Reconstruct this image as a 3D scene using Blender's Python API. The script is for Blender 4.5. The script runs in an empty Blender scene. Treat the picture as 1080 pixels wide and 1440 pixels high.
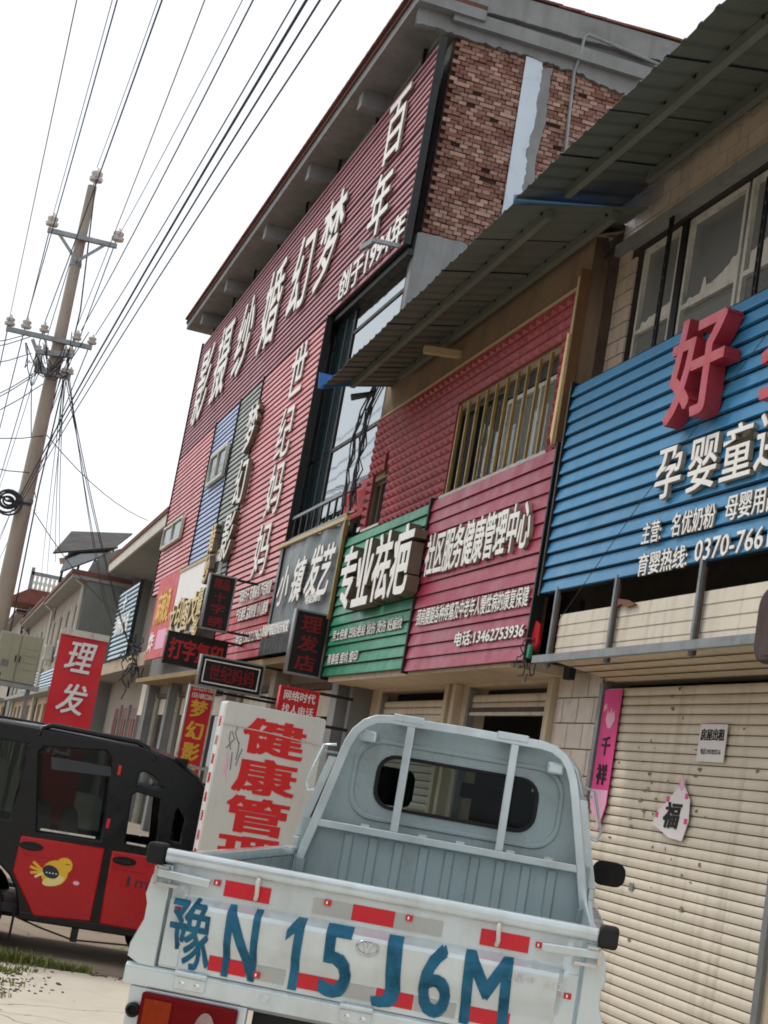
import bpy, bmesh, math, random
from mathutils import Vector, Matrix, noise
random.seed(11)
S = bpy.context.scene
COL = S.collection

# ------------------------------------------------------------------ camera
CAMH = 1.5
ROLL, PITCH, YAW, FPX = math.radians(10.05), math.radians(10.285), math.radians(14.573), 2160.0
_F = Vector((math.sin(YAW)*math.cos(PITCH), math.cos(YAW)*math.cos(PITCH), math.sin(PITCH)))
_R = Vector((math.cos(YAW), -math.sin(YAW), 0))
_D = _F.cross(_R)
_c, _s = math.cos(ROLL), math.sin(ROLL)
_r2 = _c*_R - _s*_D
_d2 = _s*_R + _c*_D
cd = bpy.data.cameras.new('camera')
cam = bpy.data.objects.new('camera', cd)
COL.objects.link(cam)
cam.matrix_world = Matrix(((_r2.x, -_d2.x, -_F.x, 0), (_r2.y, -_d2.y, -_F.y, 0), (_r2.z, -_d2.z, -_F.z, CAMH), (0, 0, 0, 1)))
cd.sensor_fit = 'VERTICAL'
cd.sensor_height = 36.0
cd.sensor_width = 27.0
cd.lens = 36.0*FPX/1440.0
cd.clip_end = 3000
S.camera = cam

# ------------------------------------------------------------------ overcast sky and soft sun
SUNV = Vector((-0.42, 0.42, 0.80)).normalized()
w = bpy.data.worlds.new('World')
S.world = w
w.use_nodes = True
nt = w.node_tree
nt.nodes.clear()
sk = nt.nodes.new('ShaderNodeTexSky')
sk.sky_type = 'NISHITA'
sk.sun_disc = False
sk.sun_elevation = math.asin(SUNV.z)
sk.sun_rotation = math.atan2(SUNV.x, SUNV.y)
mx = nt.nodes.new('ShaderNodeMixRGB')
mx.inputs[0].default_value = 0.88
mx.inputs[2].default_value = (9.6, 9.9, 10.2, 1)
bg = nt.nodes.new('ShaderNodeBackground')
bg.inputs[1].default_value = 0.10
wo = nt.nodes.new('ShaderNodeOutputWorld')
nt.links.new(sk.outputs[0], mx.inputs[1])
nt.links.new(mx.outputs[0], bg.inputs[0])
nt.links.new(bg.outputs[0], wo.inputs[0])
sl = bpy.data.lights.new('sun', 'SUN')
sl.energy = 1.4
sl.angle = math.radians(10)
sl.color = (1.0, 0.965, 0.91)
so = bpy.data.objects.new('sun', sl)
COL.objects.link(so)
so.rotation_euler = SUNV.to_track_quat('Z', 'Y').to_euler()
S.view_settings.view_transform = 'Standard'
S.view_settings.look = 'None'
S.view_settings.exposure = 0.25
S.view_settings.gamma = 1.0
S.view_settings.use_curve_mapping = False
S.render.engine = 'CYCLES'
S.cycles.max_bounces = 6
S.cycles.filter_width = 1.8
S.cycles.transparent_max_bounces = 12

# ------------------------------------------------------------------ pixel of the photograph -> point on a known plane
def ray(x, y):
    return _r2*((x-540)/FPX) + _d2*((y-720)/FPX) + _F
def onx(x, y, X):
    d = ray(x, y); t = X/d.x
    return (d.y*t, CAMH+d.z*t)          # Y, z on a facade plane
def ony(x, y, Y):
    d = ray(x, y); t = Y/d.y
    return (d.x*t, CAMH+d.z*t)          # X, z on a cross-street plane
def onz(x, y, z=0.0):
    d = ray(x, y); t = (z-CAMH)/d.z
    return (d.x*t, d.y*t)

# ------------------------------------------------------------------ materials
MATS = {}
def lin(c):
    return tuple((v/12.92 if v <= .04045 else ((v+.055)/1.055)**2.4) for v in c)
def rgb(r, g, b):
    return lin((r/255., g/255., b/255.))
def mat(name, c, r=.6, m=0., var=.14, sc=2.5, bump=.1, bs=70., streak=0., rnd=0., c2=None, spec=.4, dirt=None, dirtamt=0., dsc=3., coat=0.):
    if name in MATS:
        return MATS[name]
    M = bpy.data.materials.new(name)
    M.use_nodes = True
    n, l = M.node_tree.nodes, M.node_tree.links
    b = n['Principled BSDF']
    geo = n.new('ShaderNodeNewGeometry')
    def noise_(scale, detail=4., vec=None, rough=.6):
        q = n.new('ShaderNodeTexNoise')
        q.inputs['Scale'].default_value = scale
        q.inputs['Detail'].default_value = detail
        q.inputs['Roughness'].default_value = rough
        l.new(vec or geo.outputs['Position'], q.inputs['Vector'])
        return q.outputs['Fac']
    def ramp(f, a, bb, lo=0., hi=1.):
        q = n.new('ShaderNodeMapRange')
        q.inputs[1].default_value, q.inputs[2].default_value = a, bb
        q.inputs[3].default_value, q.inputs[4].default_value = lo, hi
        l.new(f, q.inputs[0])
        return q.outputs[0]
    def math_(op, a, bv):
        q = n.new('ShaderNodeMath'); q.operation = op
        for i, v in enumerate((a, bv)):
            if v is None: continue
            if isinstance(v, (int, float)): q.inputs[i].default_value = v
            else: l.new(v, q.inputs[i])
        return q.outputs[0]
    def mix(f, a, bv, mode='MIX'):
        q = n.new('ShaderNodeMixRGB'); q.blend_type = mode
        if isinstance(f, (int, float)): q.inputs[0].default_value = f
        else: l.new(f, q.inputs[0])
        for i, v in ((1, a), (2, bv)):
            if isinstance(v, tuple): q.inputs[i].default_value = v[:3]+(1,)
            else: l.new(v, q.inputs[i])
        return q.outputs[0]
    col = tuple(c)
    if rnd or c2:
        oi = n.new('ShaderNodeObjectInfo')
        rv = math_('FRACT', math_('ADD', oi.outputs['Random'], geo.outputs['Random Per Island']), None)
        if c2:
            col = mix(ramp(rv, .35, .95), col, tuple(c2))
        if rnd:
            q = n.new('ShaderNodeHueSaturation')
            rv2 = math_('FRACT', math_('MULTIPLY', rv, 7.31), None)
            l.new(ramp(rv2, 0, 1, 1-rnd, 1+rnd), q.inputs['Value'])
            if isinstance(col, tuple): q.inputs['Color'].default_value = col+(1,)
            else: l.new(col, q.inputs['Color'])
            col = q.outputs[0]
    if var:
        f = ramp(noise_(sc, 6.), .25, .75, 1-var, 1+var)
        q = n.new('ShaderNodeHueSaturation')
        l.new(f, q.inputs['Value'])
        if isinstance(col, tuple): q.inputs['Color'].default_value = col+(1,)
        else: l.new(col, q.inputs['Color'])
        col = q.outputs[0]
    if streak:
        mp = n.new('ShaderNodeMapping')
        mp.inputs['Scale'].default_value = (9, 9, .7)
        l.new(geo.outputs['Position'], mp.inputs['Vector'])
        f = ramp(noise_(1.0, 5., mp.outputs[0]), .5, .75, 0, streak)
        col = mix(f, col, (.10, .085, .07) if dirt is None else dirt)
    if dirtamt:
        f = ramp(noise_(dsc, 8., None, .7), .52, .68, 0, dirtamt)
        col = mix(f, col, (.08, .07, .06) if dirt is None else dirt)
    if isinstance(col, tuple): b.inputs['Base Color'].default_value = col+(1,)
    else: l.new(col, b.inputs['Base Color'])
    b.inputs['Roughness'].default_value = r
    if var and r > .12:
        l.new(ramp(noise_(sc*3.1, 5.), .3, .7, max(.04, r-.12), min(1, r+.12)), b.inputs['Roughness'])
    b.inputs['Metallic'].default_value = m
    b.inputs['Specular IOR Level'].default_value = spec
    if coat: b.inputs['Coat Weight'].default_value = coat
    if bump:
        bp = n.new('ShaderNodeBump')
        bp.inputs['Strength'].default_value = bump
        bp.inputs['Distance'].default_value = .01
        l.new(noise_(bs, 6.), bp.inputs['Height'])
        l.new(bp.outputs[0], b.inputs['Normal'])
    MATS[name] = M
    return M
def glass(name, tint, refl=.5, trans=.8, dirty=0., mn=.02):
    M = bpy.data.materials.new(name); M.use_nodes = True
    n, l = M.node_tree.nodes, M.node_tree.links
    n.remove(n['Principled BSDF'])
    t = n.new('ShaderNodeBsdfTransparent'); t.inputs[0].default_value = tuple(v*trans for v in tint)+(1,)
    g = n.new('ShaderNodeBsdfGlossy'); g.inputs['Roughness'].default_value = .03
    g.inputs[0].default_value = (.9, .95, .97, 1)
    geo = n.new('ShaderNodeNewGeometry')
    nz = n.new('ShaderNodeTexNoise'); nz.inputs['Scale'].default_value = 1.4
    l.new(geo.outputs['Position'], nz.inputs['Vector'])
    bp = n.new('ShaderNodeBump'); bp.inputs['Strength'].default_value = .02; bp.inputs['Distance'].default_value = .05
    l.new(nz.outputs['Fac'], bp.inputs['Height']); l.new(bp.outputs[0], g.inputs['Normal'])
    fr = n.new('ShaderNodeFresnel'); fr.inputs[0].default_value = 1.5
    mr = n.new('ShaderNodeMapRange'); mr.inputs[1].default_value = .04; mr.inputs[2].default_value = 1
    mr.inputs[3].default_value = mn+.08*refl; mr.inputs[4].default_value = 1
    l.new(fr.outputs[0], mr.inputs[0])
    mx = n.new('ShaderNodeMixShader')
    l.new(mr.outputs[0], mx.inputs[0]); l.new(t.outputs[0], mx.inputs[1]); l.new(g.outputs[0], mx.inputs[2])
    last = mx.outputs[0]
    if dirty:
        d = n.new('ShaderNodeBsdfDiffuse'); d.inputs[0].default_value = (.45, .47, .46, 1)
        m2 = n.new('ShaderNodeMixShader'); m2.inputs[0].default_value = dirty
        l.new(last, m2.inputs[1]); l.new(d.outputs[0], m2.inputs[2]); last = m2.outputs[0]
    l.new(last, n['Material Output'].inputs[0])
    MATS[name] = M
    return M

m_blue = mat('blue_slat_paint', rgb(60, 132, 176), .38, var=.10, sc=1.5, streak=.18, bump=.04, rnd=.06)
m_pink = mat('crimson_slat_paint', rgb(158, 52, 76), .38, var=.10, sc=1.6, streak=.12, bump=.04, rnd=.06)
m_green = mat('green_slat_paint', rgb(48, 138, 104), .4, var=.12, sc=1.8, streak=.2, bump=.04, rnd=.06)
m_maroon = mat('maroon_slat_paint', rgb(174, 116, 126), .45, var=.12, sc=.6, streak=.15, bump=.04, rnd=.06)  # maroon lightened: sky reflection on the slats is put into the colour
m_red = mat('sky_sheen_red_slat_paint', rgb(222, 148, 153), .45, var=.14, sc=.7, streak=.15, bump=.04, rnd=.06)  # red made paler so the paint colour carries the sky's reflection
m_redd = mat('deep_red_slat_paint', rgb(184, 40, 52), .45, var=.12, sc=.9, streak=.1, bump=.04, rnd=.06)
m_gslat = mat('grey_slat_paint', rgb(160, 166, 162), .5, var=.12, sc=.8, streak=.15, bump=.04, rnd=.06)  # grey lightened too, sky sheen in the base colour
m_bslat = mat('pale_blue_slat_paint', rgb(172, 188, 224), .45, var=.12, sc=.8, streak=.12, bump=.04, rnd=.06)  # blue paled in the base colour for sky glancing off the slats
m_wslat = mat('white_slat_paint', rgb(180, 200, 214), .5, var=.1, sc=.8, streak=.2, bump=.04)
m_dark = mat('dark_backing', rgb(26, 24, 26), .8, var=.2, bump=.2)
m_black = mat('black_steel', rgb(22, 22, 24), .5, var=.2)
m_white = mat('white_letter', rgb(238, 236, 232), .45, var=.05, bump=0)
m_wside = mat('letter_side', rgb(150, 140, 126), .6, var=.25, sc=6, dirtamt=.5, dsc=9)
m_gside = mat('letter_side_brown', rgb(110, 98, 84), .6, var=.25, sc=6, dirtamt=.4, dsc=9)
m_redl = mat('red_letter', rgb(178, 58, 70), .35, var=.1, bump=.02)
m_redls = mat('red_letter_side', rgb(152, 44, 56), .45, var=.2, sc=6, streak=.2)
m_cream = mat('cream_slat', rgb(212, 202, 184), .5, var=.10, sc=2., streak=.38, rnd=.03, bump=.06, dirt=rgb(120, 98, 72), dirtamt=.05, dsc=3)
m_creamw = mat('cream_wall', rgb(196, 180, 156), .8, var=.15, sc=2.5, streak=.3, bump=.2)
m_tile = mat('beige_wall_tile', rgb(196, 180, 162), .35, var=.08, sc=4, streak=.25, rnd=.08, bump=.05)
m_grout = mat('grout', rgb(56, 48, 42), .9, var=.2)
m_alu = mat('weathered_aluminium', rgb(196, 194, 184), .5, .0, var=.15, sc=5, dirtamt=.5, dsc=7)
m_steel = mat('galvanised_steel', rgb(140, 144, 146), .5, .5, var=.15, sc=4, dirtamt=.3, dsc=6)
m_rust = mat('rusty_steel', rgb(84, 70, 60), .8, .2, var=.3, sc=6, dirtamt=.5, dsc=12)
m_tinu = mat('tin_underside', rgb(102, 108, 100), .6, .05, var=.15, sc=1.2, dirtamt=.35, dsc=1.5)
m_tint = mat('tin_blue_top', rgb(52, 104, 168), .45, .1, var=.15, sc=1.5, dirtamt=.2)
m_press = mat('pressed_red_cladding', rgb(154, 58, 66), .36, var=.18, sc=2.6, streak=.35, bump=.04, rnd=.08)
m_gold = mat('gold_bar', rgb(158, 130, 70), .4, .35, var=.2, sc=6, dirtamt=.4, dsc=8)
m_wood = mat('pale_wood_trim', rgb(196, 176, 138), .6, var=.15, sc=5, dirtamt=.25, dsc=5)
m_brick = mat('brick', rgb(120, 84, 72), .9, var=.2, sc=9, rnd=.12, c2=rgb(166, 136, 122), bump=.4, bs=90)
m_mortar = mat('mortar', rgb(62, 44, 38), .95, var=.25, sc=8, bump=.5)
m_conc = mat('grey_concrete', rgb(128, 130, 130), .9, var=.22, sc=1.6, streak=.35, bump=.5, bs=25, dirtamt=.25, dsc=2.)
m_soffit = mat('painted_soffit', rgb(148, 148, 146), .85, var=.14, sc=1.2, dirtamt=.25, dsc=1.2, bump=.2)
m_plaster = mat('white_plaster', rgb(206, 202, 192), .85, var=.1, sc=1.5, streak=.25, bump=.2)
m_greyp = mat('grey_render', rgb(120, 122, 120), .9, var=.15, sc=.8, streak=.25, bump=.3)
m_rtile = mat('roof_tile', rgb(110, 66, 56), .8, var=.25, sc=3, rnd=.2, dirtamt=.3)
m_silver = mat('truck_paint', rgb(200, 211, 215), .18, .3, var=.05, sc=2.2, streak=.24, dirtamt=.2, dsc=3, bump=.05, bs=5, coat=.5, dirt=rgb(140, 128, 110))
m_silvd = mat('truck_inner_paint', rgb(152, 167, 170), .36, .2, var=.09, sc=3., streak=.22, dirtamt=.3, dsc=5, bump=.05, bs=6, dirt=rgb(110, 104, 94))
m_rubber = mat('black_rubber', rgb(24, 24, 25), .75, var=.2)
m_chrome = mat('chrome', rgb(210, 212, 214), .15, 1., var=.05, bump=0)
m_sticker = mat('red_reflector_sticker', rgb(196, 30, 44), .3, var=.06, bump=.02)
m_gsticker = mat('silver_reflector_sticker', rgb(168, 170, 166), .35, var=.08, bump=.02)
m_spray = mat('blue_spray_paint', rgb(22, 98, 130), .6, var=.25, sc=14, bump=.02)
def thin_spray(M):
    n, l = M.node_tree.nodes, M.node_tree.links
    g_ = n.new('ShaderNodeNewGeometry')
    q = n.new('ShaderNodeTexNoise'); q.inputs['Scale'].default_value = 11; q.inputs['Detail'].default_value = 3
    l.new(g_.outputs['Position'], q.inputs['Vector'])
    r = n.new('ShaderNodeMapRange'); r.inputs[1].default_value = .36; r.inputs[2].default_value = .56; r.inputs[3].default_value = .45; r.inputs[4].default_value = .95
    l.new(q.outputs['Fac'], r.inputs[0]); l.new(r.outputs[0], n['Principled BSDF'].inputs['Alpha'])
thin_spray(m_spray)
m_shaded_wall = mat('shaded_beige_wall', rgb(138, 118, 96), .9, var=.2, sc=2., streak=.4, bump=.3)  # beige wall, its colour darkened for the shade under the awning
m_dplaster = mat('weathered_plaster', rgb(158, 150, 140), .9, var=.16, sc=.8, streak=.35, bump=.25)
m_amber = mat('amber_lens', rgb(136, 44, 8), .4, var=.15, sc=30, spec=.15, bump=.3, bs=160)
m_redlens = mat('red_lens', rgb(104, 4, 10), .4, var=.15, sc=30, spec=.12, bump=.2, bs=160)
m_clear = mat('clear_lens', rgb(150, 124, 122), .12, .3, var=.2, sc=40, bump=.4, bs=160)
m_tukb = mat('black_gloss_paint', rgb(10, 11, 14), .22, var=.2, sc=3, spec=.3, bump=.01)
m_tukr = mat('red_gloss_paint', rgb(176, 14, 24), .3, var=.08, sc=3, spec=.35, dirtamt=.08, bump=.01)
m_seat = mat('grey_seat_fabric', rgb(186, 178, 168), .9, var=.15)
m_darkseat = mat('dark_seat_fabric', rgb(26, 26, 28), .9, var=.15)
m_box = mat('light_box_acrylic', rgb(206, 205, 200), .35, var=.06, sc=2., streak=.12, bump=.02)
m_bred = mat('red_print', rgb(206, 36, 40), .4, var=.06, bump=0)
m_banner = mat('red_banner_vinyl', rgb(200, 32, 44), .45, var=.08, sc=2., bump=.03, bs=8)
m_yel = mat('yellow_print', rgb(224, 176, 60), .45, var=.08, bump=0)
m_cgold = mat('cream_gold_letter', rgb(222, 198, 140), .5, var=.12, bump=0)
m_led = mat('led_panel', rgb(20, 12, 16), .4, var=.2, bump=.1, bs=200)
m_ledr = mat('led_red_print', rgb(128, 18, 26), .5, var=.3, sc=20, bump=0)
m_ledb = mat('led_bright_print', rgb(176, 30, 32), .5, var=.3, sc=20, bump=0)
m_gbanner = mat('slate_grey_vinyl', rgb(112, 122, 126), .45, var=.16, sc=1.2, bump=.05, bs=6, streak=.15)
m_pole = mat('pole_concrete', rgb(160, 150, 138), .9, var=.12, sc=2., streak=.3, bump=.3)
m_ins = mat('insulator_ceramic', rgb(196, 192, 186), .3, var=.1)
m_cable = mat('black_cable', rgb(56, 56, 62), .7, var=.1, bump=0)
m_cab = mat('green_grey_cabinet', rgb(154, 154, 132), .5, var=.1, sc=2., streak=.25)
m_ground = mat('dusty_concrete', rgb(158, 142, 124), .95, var=.16, sc=.9, dirtamt=.3, dsc=1.8, bump=.5, bs=30, dirt=rgb(110, 94, 78))
m_slab = mat('pale_concrete', rgb(206, 196, 180), .9, var=.08, sc=1.5, dirtamt=.16, dsc=3.5, bump=.3, bs=40, dirt=rgb(130, 118, 100))
def cracks(M, scale, width, col):
    # branching dark cracks in the concrete
    n, l = M.node_tree.nodes, M.node_tree.links
    b = n['Principled BSDF']; src = b.inputs['Base Color'].links[0].from_socket
    g_ = n.new('ShaderNodeNewGeometry')
    nz = n.new('ShaderNodeTexNoise'); nz.inputs['Scale'].default_value = 2.5; nz.inputs['Detail'].default_value = 6
    l.new(g_.outputs['Position'], nz.inputs['Vector'])
    mxv = n.new('ShaderNodeMixRGB'); mxv.blend_type = 'ADD'; mxv.inputs[0].default_value = .35
    l.new(g_.outputs['Position'], mxv.inputs[1]); l.new(nz.outputs['Color'], mxv.inputs[2])
    v = n.new('ShaderNodeTexVoronoi'); v.feature = 'DISTANCE_TO_EDGE'; v.inputs['Scale'].default_value = scale
    l.new(mxv.outputs[0], v.inputs['Vector'])
    r = n.new('ShaderNodeMapRange'); r.inputs[1].default_value = 0; r.inputs[2].default_value = width; r.inputs[3].default_value = .8; r.inputs[4].default_value = 0
    l.new(v.outputs['Distance'], r.inputs[0])
    mx = n.new('ShaderNodeMixRGB'); l.new(r.outputs[0], mx.inputs[0]); l.new(src, mx.inputs[1]); mx.inputs[2].default_value = col+(1,)
    l.new(mx.outputs[0], b.inputs['Base Color'])
cracks(m_slab, .55, .006, rgb(92, 82, 70))
cracks(m_ground, .8, .010, rgb(80, 70, 60))
m_grass = mat('grass_blade', rgb(86, 108, 44), .7, var=.3, sc=12, rnd=.35, bump=0, c2=rgb(150, 146, 80))
m_pinkp = mat('pink_paper', rgb(222, 74, 142), .7, var=.08, bump=.05)
m_palep = mat('pale_pink_paper', rgb(236, 176, 204), .7, var=.08, bump=.05)
m_paper = mat('white_paper', rgb(226, 222, 222), .8, var=.06, bump=.05)
m_ink = mat('black_ink', rgb(24, 22, 26), .7, var=.1, bump=0)
m_reddoor = mat('dark_red_door', rgb(112, 36, 34), .5, var=.15, streak=.2)
m_bird = mat('bird_yellow', rgb(226, 178, 44), .4, var=.05, bump=0)
m_birdp = mat('bird_pale', rgb(230, 214, 140), .4, var=.05, bump=0)
m_navy = mat('bird_navy', rgb(34, 32, 52), .4, var=.05, bump=0)
m_bluep = mat('blue_plate', rgb(24, 62, 150), .35, var=.05, bump=0)
g_dark = glass('dark_window_glass', (.42, .47, .48), .5, .6, .10)
g_shop = glass('dusty_shop_glass', (.42, .47, .48), .5, .5, .34)
g_film = glass('filmed_green_glass', (.50, .62, .58), .4, .5, .35)
g_car = glass('tinted_car_glass', (.6, .66, .66), .0, .78, mn=.016)
g_truck = glass('truck_rear_glass', (.7, .76, .76), .0, .8, mn=.008)
g_clear = glass('clear_car_glass', (.9, .95, .95), .3, .9)
g_mirror = glass('mirror_curtain_glass', (.5, .6, .6), 4.5, .5)

# ------------------------------------------------------------------ mesh helpers
class MB:
    def __init__(s):
        s.v, s.f, s.m = [], [], []
    def add(s, vs, fs, mi=0):
        o = len(s.v)
        s.v += [tuple(p) for p in vs]
        s.f += [tuple(i+o for i in f) for f in fs]
        s.m += [mi]*len(fs)
        return s
    def box(s, x0, x1, y0, y1, z0, z1, mi=0):
        return s.add([(x0, y0, z0), (x1, y0, z0), (x1, y1, z0), (x0, y1, z0), (x0, y0, z1), (x1, y0, z1), (x1, y1, z1), (x0, y1, z1)],
                     [(0, 3, 2, 1), (4, 5, 6, 7), (0, 1, 5, 4), (1, 2, 6, 5), (2, 3, 7, 6), (3, 0, 4, 7)], mi)
    def bar(s, a, b, w, h=None, up=(0, 0, 1), mi=0):
        a, b = Vector(a), Vector(b); h = h or w
        d = (b-a).normalized(); u = Vector(up)
        if abs(d.dot(u)) > .98: u = Vector((1, 0, 0))
        r = d.cross(u).normalized(); u = r.cross(d)
        vs = [p + r*(i*w/2) + u*(j*h/2) for p in (a, b) for i, j in ((-1, -1), (1, -1), (1, 1), (-1, 1))]
        return s.add(vs, [(0, 1, 2, 3), (7, 6, 5, 4), (0, 4, 5, 1), (1, 5, 6, 2), (2, 6, 7, 3), (3, 7, 4, 0)], mi)
    def tube(s, pts, r, n=6, mi=0, cap=True):
        pts = [Vector(p) for p in pts]; k = len(pts)
        rr = r if isinstance(r, (list, tuple)) else [r]*k
        rings = []
        pu = None
        for i, p in enumerate(pts):
            d = (pts[min(i+1, k-1)]-pts[max(i-1, 0)]).normalized()
            u = pu if pu is not None else (Vector((0, 0, 1)) if abs(d.z) < .9 else Vector((1, 0, 0)))
            a = d.cross(u)
            if a.length < 1e-5: a = d.cross(Vector((.3, .5, .8)))
            a.normalize(); u = a.cross(d).normalized(); pu = u
            rings.append([p + (a*math.cos(2*math.pi*j/n) + u*math.sin(2*math.pi*j/n))*rr[i] for j in range(n)])
        vs = [q for g in rings for q in g]
        fs = [(i*n+j, i*n+(j+1) % n, (i+1)*n+(j+1) % n, (i+1)*n+j) for i in range(k-1) for j in range(n)]
        if cap: fs += [tuple(range(n-1, -1, -1)), tuple((k-1)*n+j for j in range(n))]
        return s.add(vs, fs, mi)
    def ext(s, prof, a0, a1, axis='x', mi=0, cap=True):
        # closed profile swept along an axis; profile coordinates are the two other axes in order
        def P(q, t):
            return {'x': (t, q[0], q[1]), 'y': (q[0], t, q[1]), 'z': (q[0], q[1], t)}[axis]
        n = len(prof)
        vs = [P(q, a0) for q in prof] + [P(q, a1) for q in prof]
        fs = [(i, (i+1) % n, n+(i+1) % n, n+i) for i in range(n)]
        if cap: fs += [tuple(range(n-1, -1, -1)), tuple(range(n, 2*n))]
        return s.add(vs, fs, mi)
    def lathe(s, prof, n=20, M=None, mi=0):
        vs = []
        for r, z in prof:
            for j in range(n):
                a = 2*math.pi*j/n
                p = Vector((r*math.cos(a), r*math.sin(a), z))
                vs.append(M @ p if M else p)
        k = len(prof)
        fs = [(i*n+j, i*n+(j+1) % n, (i+1)*n+(j+1) % n, (i+1)*n+j) for i in range(k-1) for j in range(n)]
        fs += [tuple(range(n-1, -1, -1)), tuple((k-1)*n+j for j in range(n))]
        return s.add(vs, fs, mi)
    def mesh(s, name='m', smooth=False):
        me = bpy.data.meshes.new(name)
        me.from_pydata(s.v, [], s.f)
        me.polygons.foreach_set('material_index', s.m)
        bm = bmesh.new(); bm.from_mesh(me)
        bmesh.ops.recalc_face_normals(bm, faces=bm.faces)
        bm.to_mesh(me); bm.free()
        if smooth:
            me.polygons.foreach_set('use_smooth', [True]*len(me.polygons))
            me.set_sharp_from_angle(angle=math.radians(smooth if smooth is not True else 40))
        me.update()
        return me

def obj(name, me, mats=None, parent=None, M=None, world=False, bevel=0, kind=None, label=None):
    o = bpy.data.objects.new(name, me)
    COL.objects.link(o)
    if mats is not None and len(me.materials) == 0:
        for q in (mats if isinstance(mats, (list, tuple)) else [mats]):
            me.materials.append(q)
    if parent is not None:
        o.parent = parent
        if world: o.matrix_parent_inverse = WM[parent.name].inverted()
    if M is not None: o.matrix_basis = M
    WM[o.name] = (WM[parent.name] if parent is not None and not world else Matrix())@(M or Matrix())
    if bevel:
        b = o.modifiers.new('bevel', 'BEVEL'); b.width = bevel; b.segments = 2; b.limit_method = 'ANGLE'
    if kind: o['kind'] = kind
    if label: o['label'] = label
    return o
WM = {}
def tag(o, label, cat, group=None, kind=None):
    if label: o['label'] = label
    if cat: o['category'] = cat
    if group: o['group'] = group
    if kind: o['kind'] = kind
    return o
def thing(name, label, cat, M=None, group=None):
    o = bpy.data.objects.new(name, None)
    COL.objects.link(o)
    o.empty_display_size = .1
    M = M or Matrix()
    o.matrix_world = M
    WM[o.name] = M.copy()
    return tag(o, label, cat, group)
def FR(X, Y, z):      # facade frame: local x runs from far to near, y up, z out to the street
    return Matrix(((0, 0, -1, X), (-1, 0, 0, Y), (0, 1, 0, z), (0, 0, 0, 1)))
def FC(X, Y, z):      # frame of a board that faces along the street
    return Matrix(((1, 0, 0, X), (0, 0, -1, Y), (0, 1, 0, z), (0, 0, 0, 1)))
def T(x, y, z): return Matrix.Translation((x, y, z))

def plate(outline, holes=(), t=.02, bevel=0., name='plate'):
    # flat plate with holes, local xy, thickness centred on z = 0
    c = bpy.data.curves.new('c', 'CURVE'); c.dimensions = '2D'; c.fill_mode = 'BOTH'
    c.extrude = t/2-bevel; c.bevel_depth = bevel; c.bevel_resolution = 1 if bevel else 0
    if bevel: c.offset = -bevel
    for ol in [outline]+list(holes):
        sp = c.splines.new('POLY'); sp.points.add(len(ol)-1)
        for p, q in zip(sp.points, ol): p.co = (q[0], q[1], 0, 1)
        sp.use_cyclic_u = True
    o = bpy.data.objects.new('c', c)
    me = bpy.data.meshes.new_from_object(o)
    bpy.data.objects.remove(o); bpy.data.curves.remove(c)
    me.materials.clear(); me.name = name
    return me
def rect(x0, x1, y0, y1): return [(x0, y0), (x1, y0), (x1, y1), (x0, y1)]
def rrect(x0, x1, y0, y1, r, n=5):
    o = []
    for cx, cy, a in ((x1-r, y0+r, -90), (x1-r, y1-r, 0), (x0+r, y1-r, 90), (x0+r, y0+r, 180)):
        for i in range(n+1):
            t = math.radians(a+90*i/n); o.append((cx+r*math.cos(t), cy+r*math.sin(t)))
    return o
TXT = {}
def text_mesh(s, w, h, depth=.01, bold=0., shear=0., res=2):
    key = (s, round(w, 3), round(h, 3), depth, bold, shear)
    c = bpy.data.curves.new('t', 'FONT')
    c.body = s; c.size = 1; c.resolution_u = res; c.shear = shear
    c.extrude = .05
    o = bpy.data.objects.new('t', c)
    me = bpy.data.meshes.new_from_object(o)
    bpy.data.objects.remove(o); bpy.data.curves.remove(c)
    me.materials.clear()
    if not len(me.vertices): return me
    xs = [v.co.x for v in me.vertices]; ys = [v.co.y for v in me.vertices]
    x0, x1, y0, y1 = min(xs), max(xs), min(ys), max(ys)
    # heavier strokes: shifted copies of the glyph, each a hair deeper than the last
    r = bold*.85
    k = len(me.vertices)
    sh = [(0, 0)] + ([(r, .6*r), (-.94*r, -.54*r), (.91*r, -.63*r), (-.97*r, .49*r)] if r > .012 else [(r, .3*r), (-.93*r, -.27*r)] if r > 0 else [])
    x0 -= r; x1 += r; y0 -= r*.6; y1 += r*.6
    if bold and depth < .02 and len(s) > 8: sh = sh[:3]
    V = [v.co.copy() for v in me.vertices]; P = [tuple(p.vertices) for p in me.polygons]
    vs, fs = [], []
    for i, (dx, dy) in enumerate(sh):
        vs += [((v.x+dx-x0)/(x1-x0)*w, (v.y+dy-y0)/max(y1-y0, 1e-4)*h, ((v.z+.05)/.1*depth)*(1+.0)+(.00035*i if v.z > 0 else 0)) for v in V]
        fs += [tuple(q+i*k for q in p) for p in P]
    bpy.data.meshes.remove(me)
    me = bpy.data.meshes.new('lettering'); me.from_pydata(vs, [], fs); me.update()
    return me
def letters(name, s, parent, x, y, z, w, h, mats, depth=.01, bold=.012, shear=0., M=None):
    me = text_mesh(s, w, h, depth, bold, shear)
    mats = mats if isinstance(mats, (list, tuple)) else [mats]
    if len(mats) > 1:
        for p in me.polygons: p.material_index = 0 if p.normal.z > .7 else 1
    return obj(name, me, mats, parent, (M or Matrix()) @ T(x, y, z))
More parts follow.
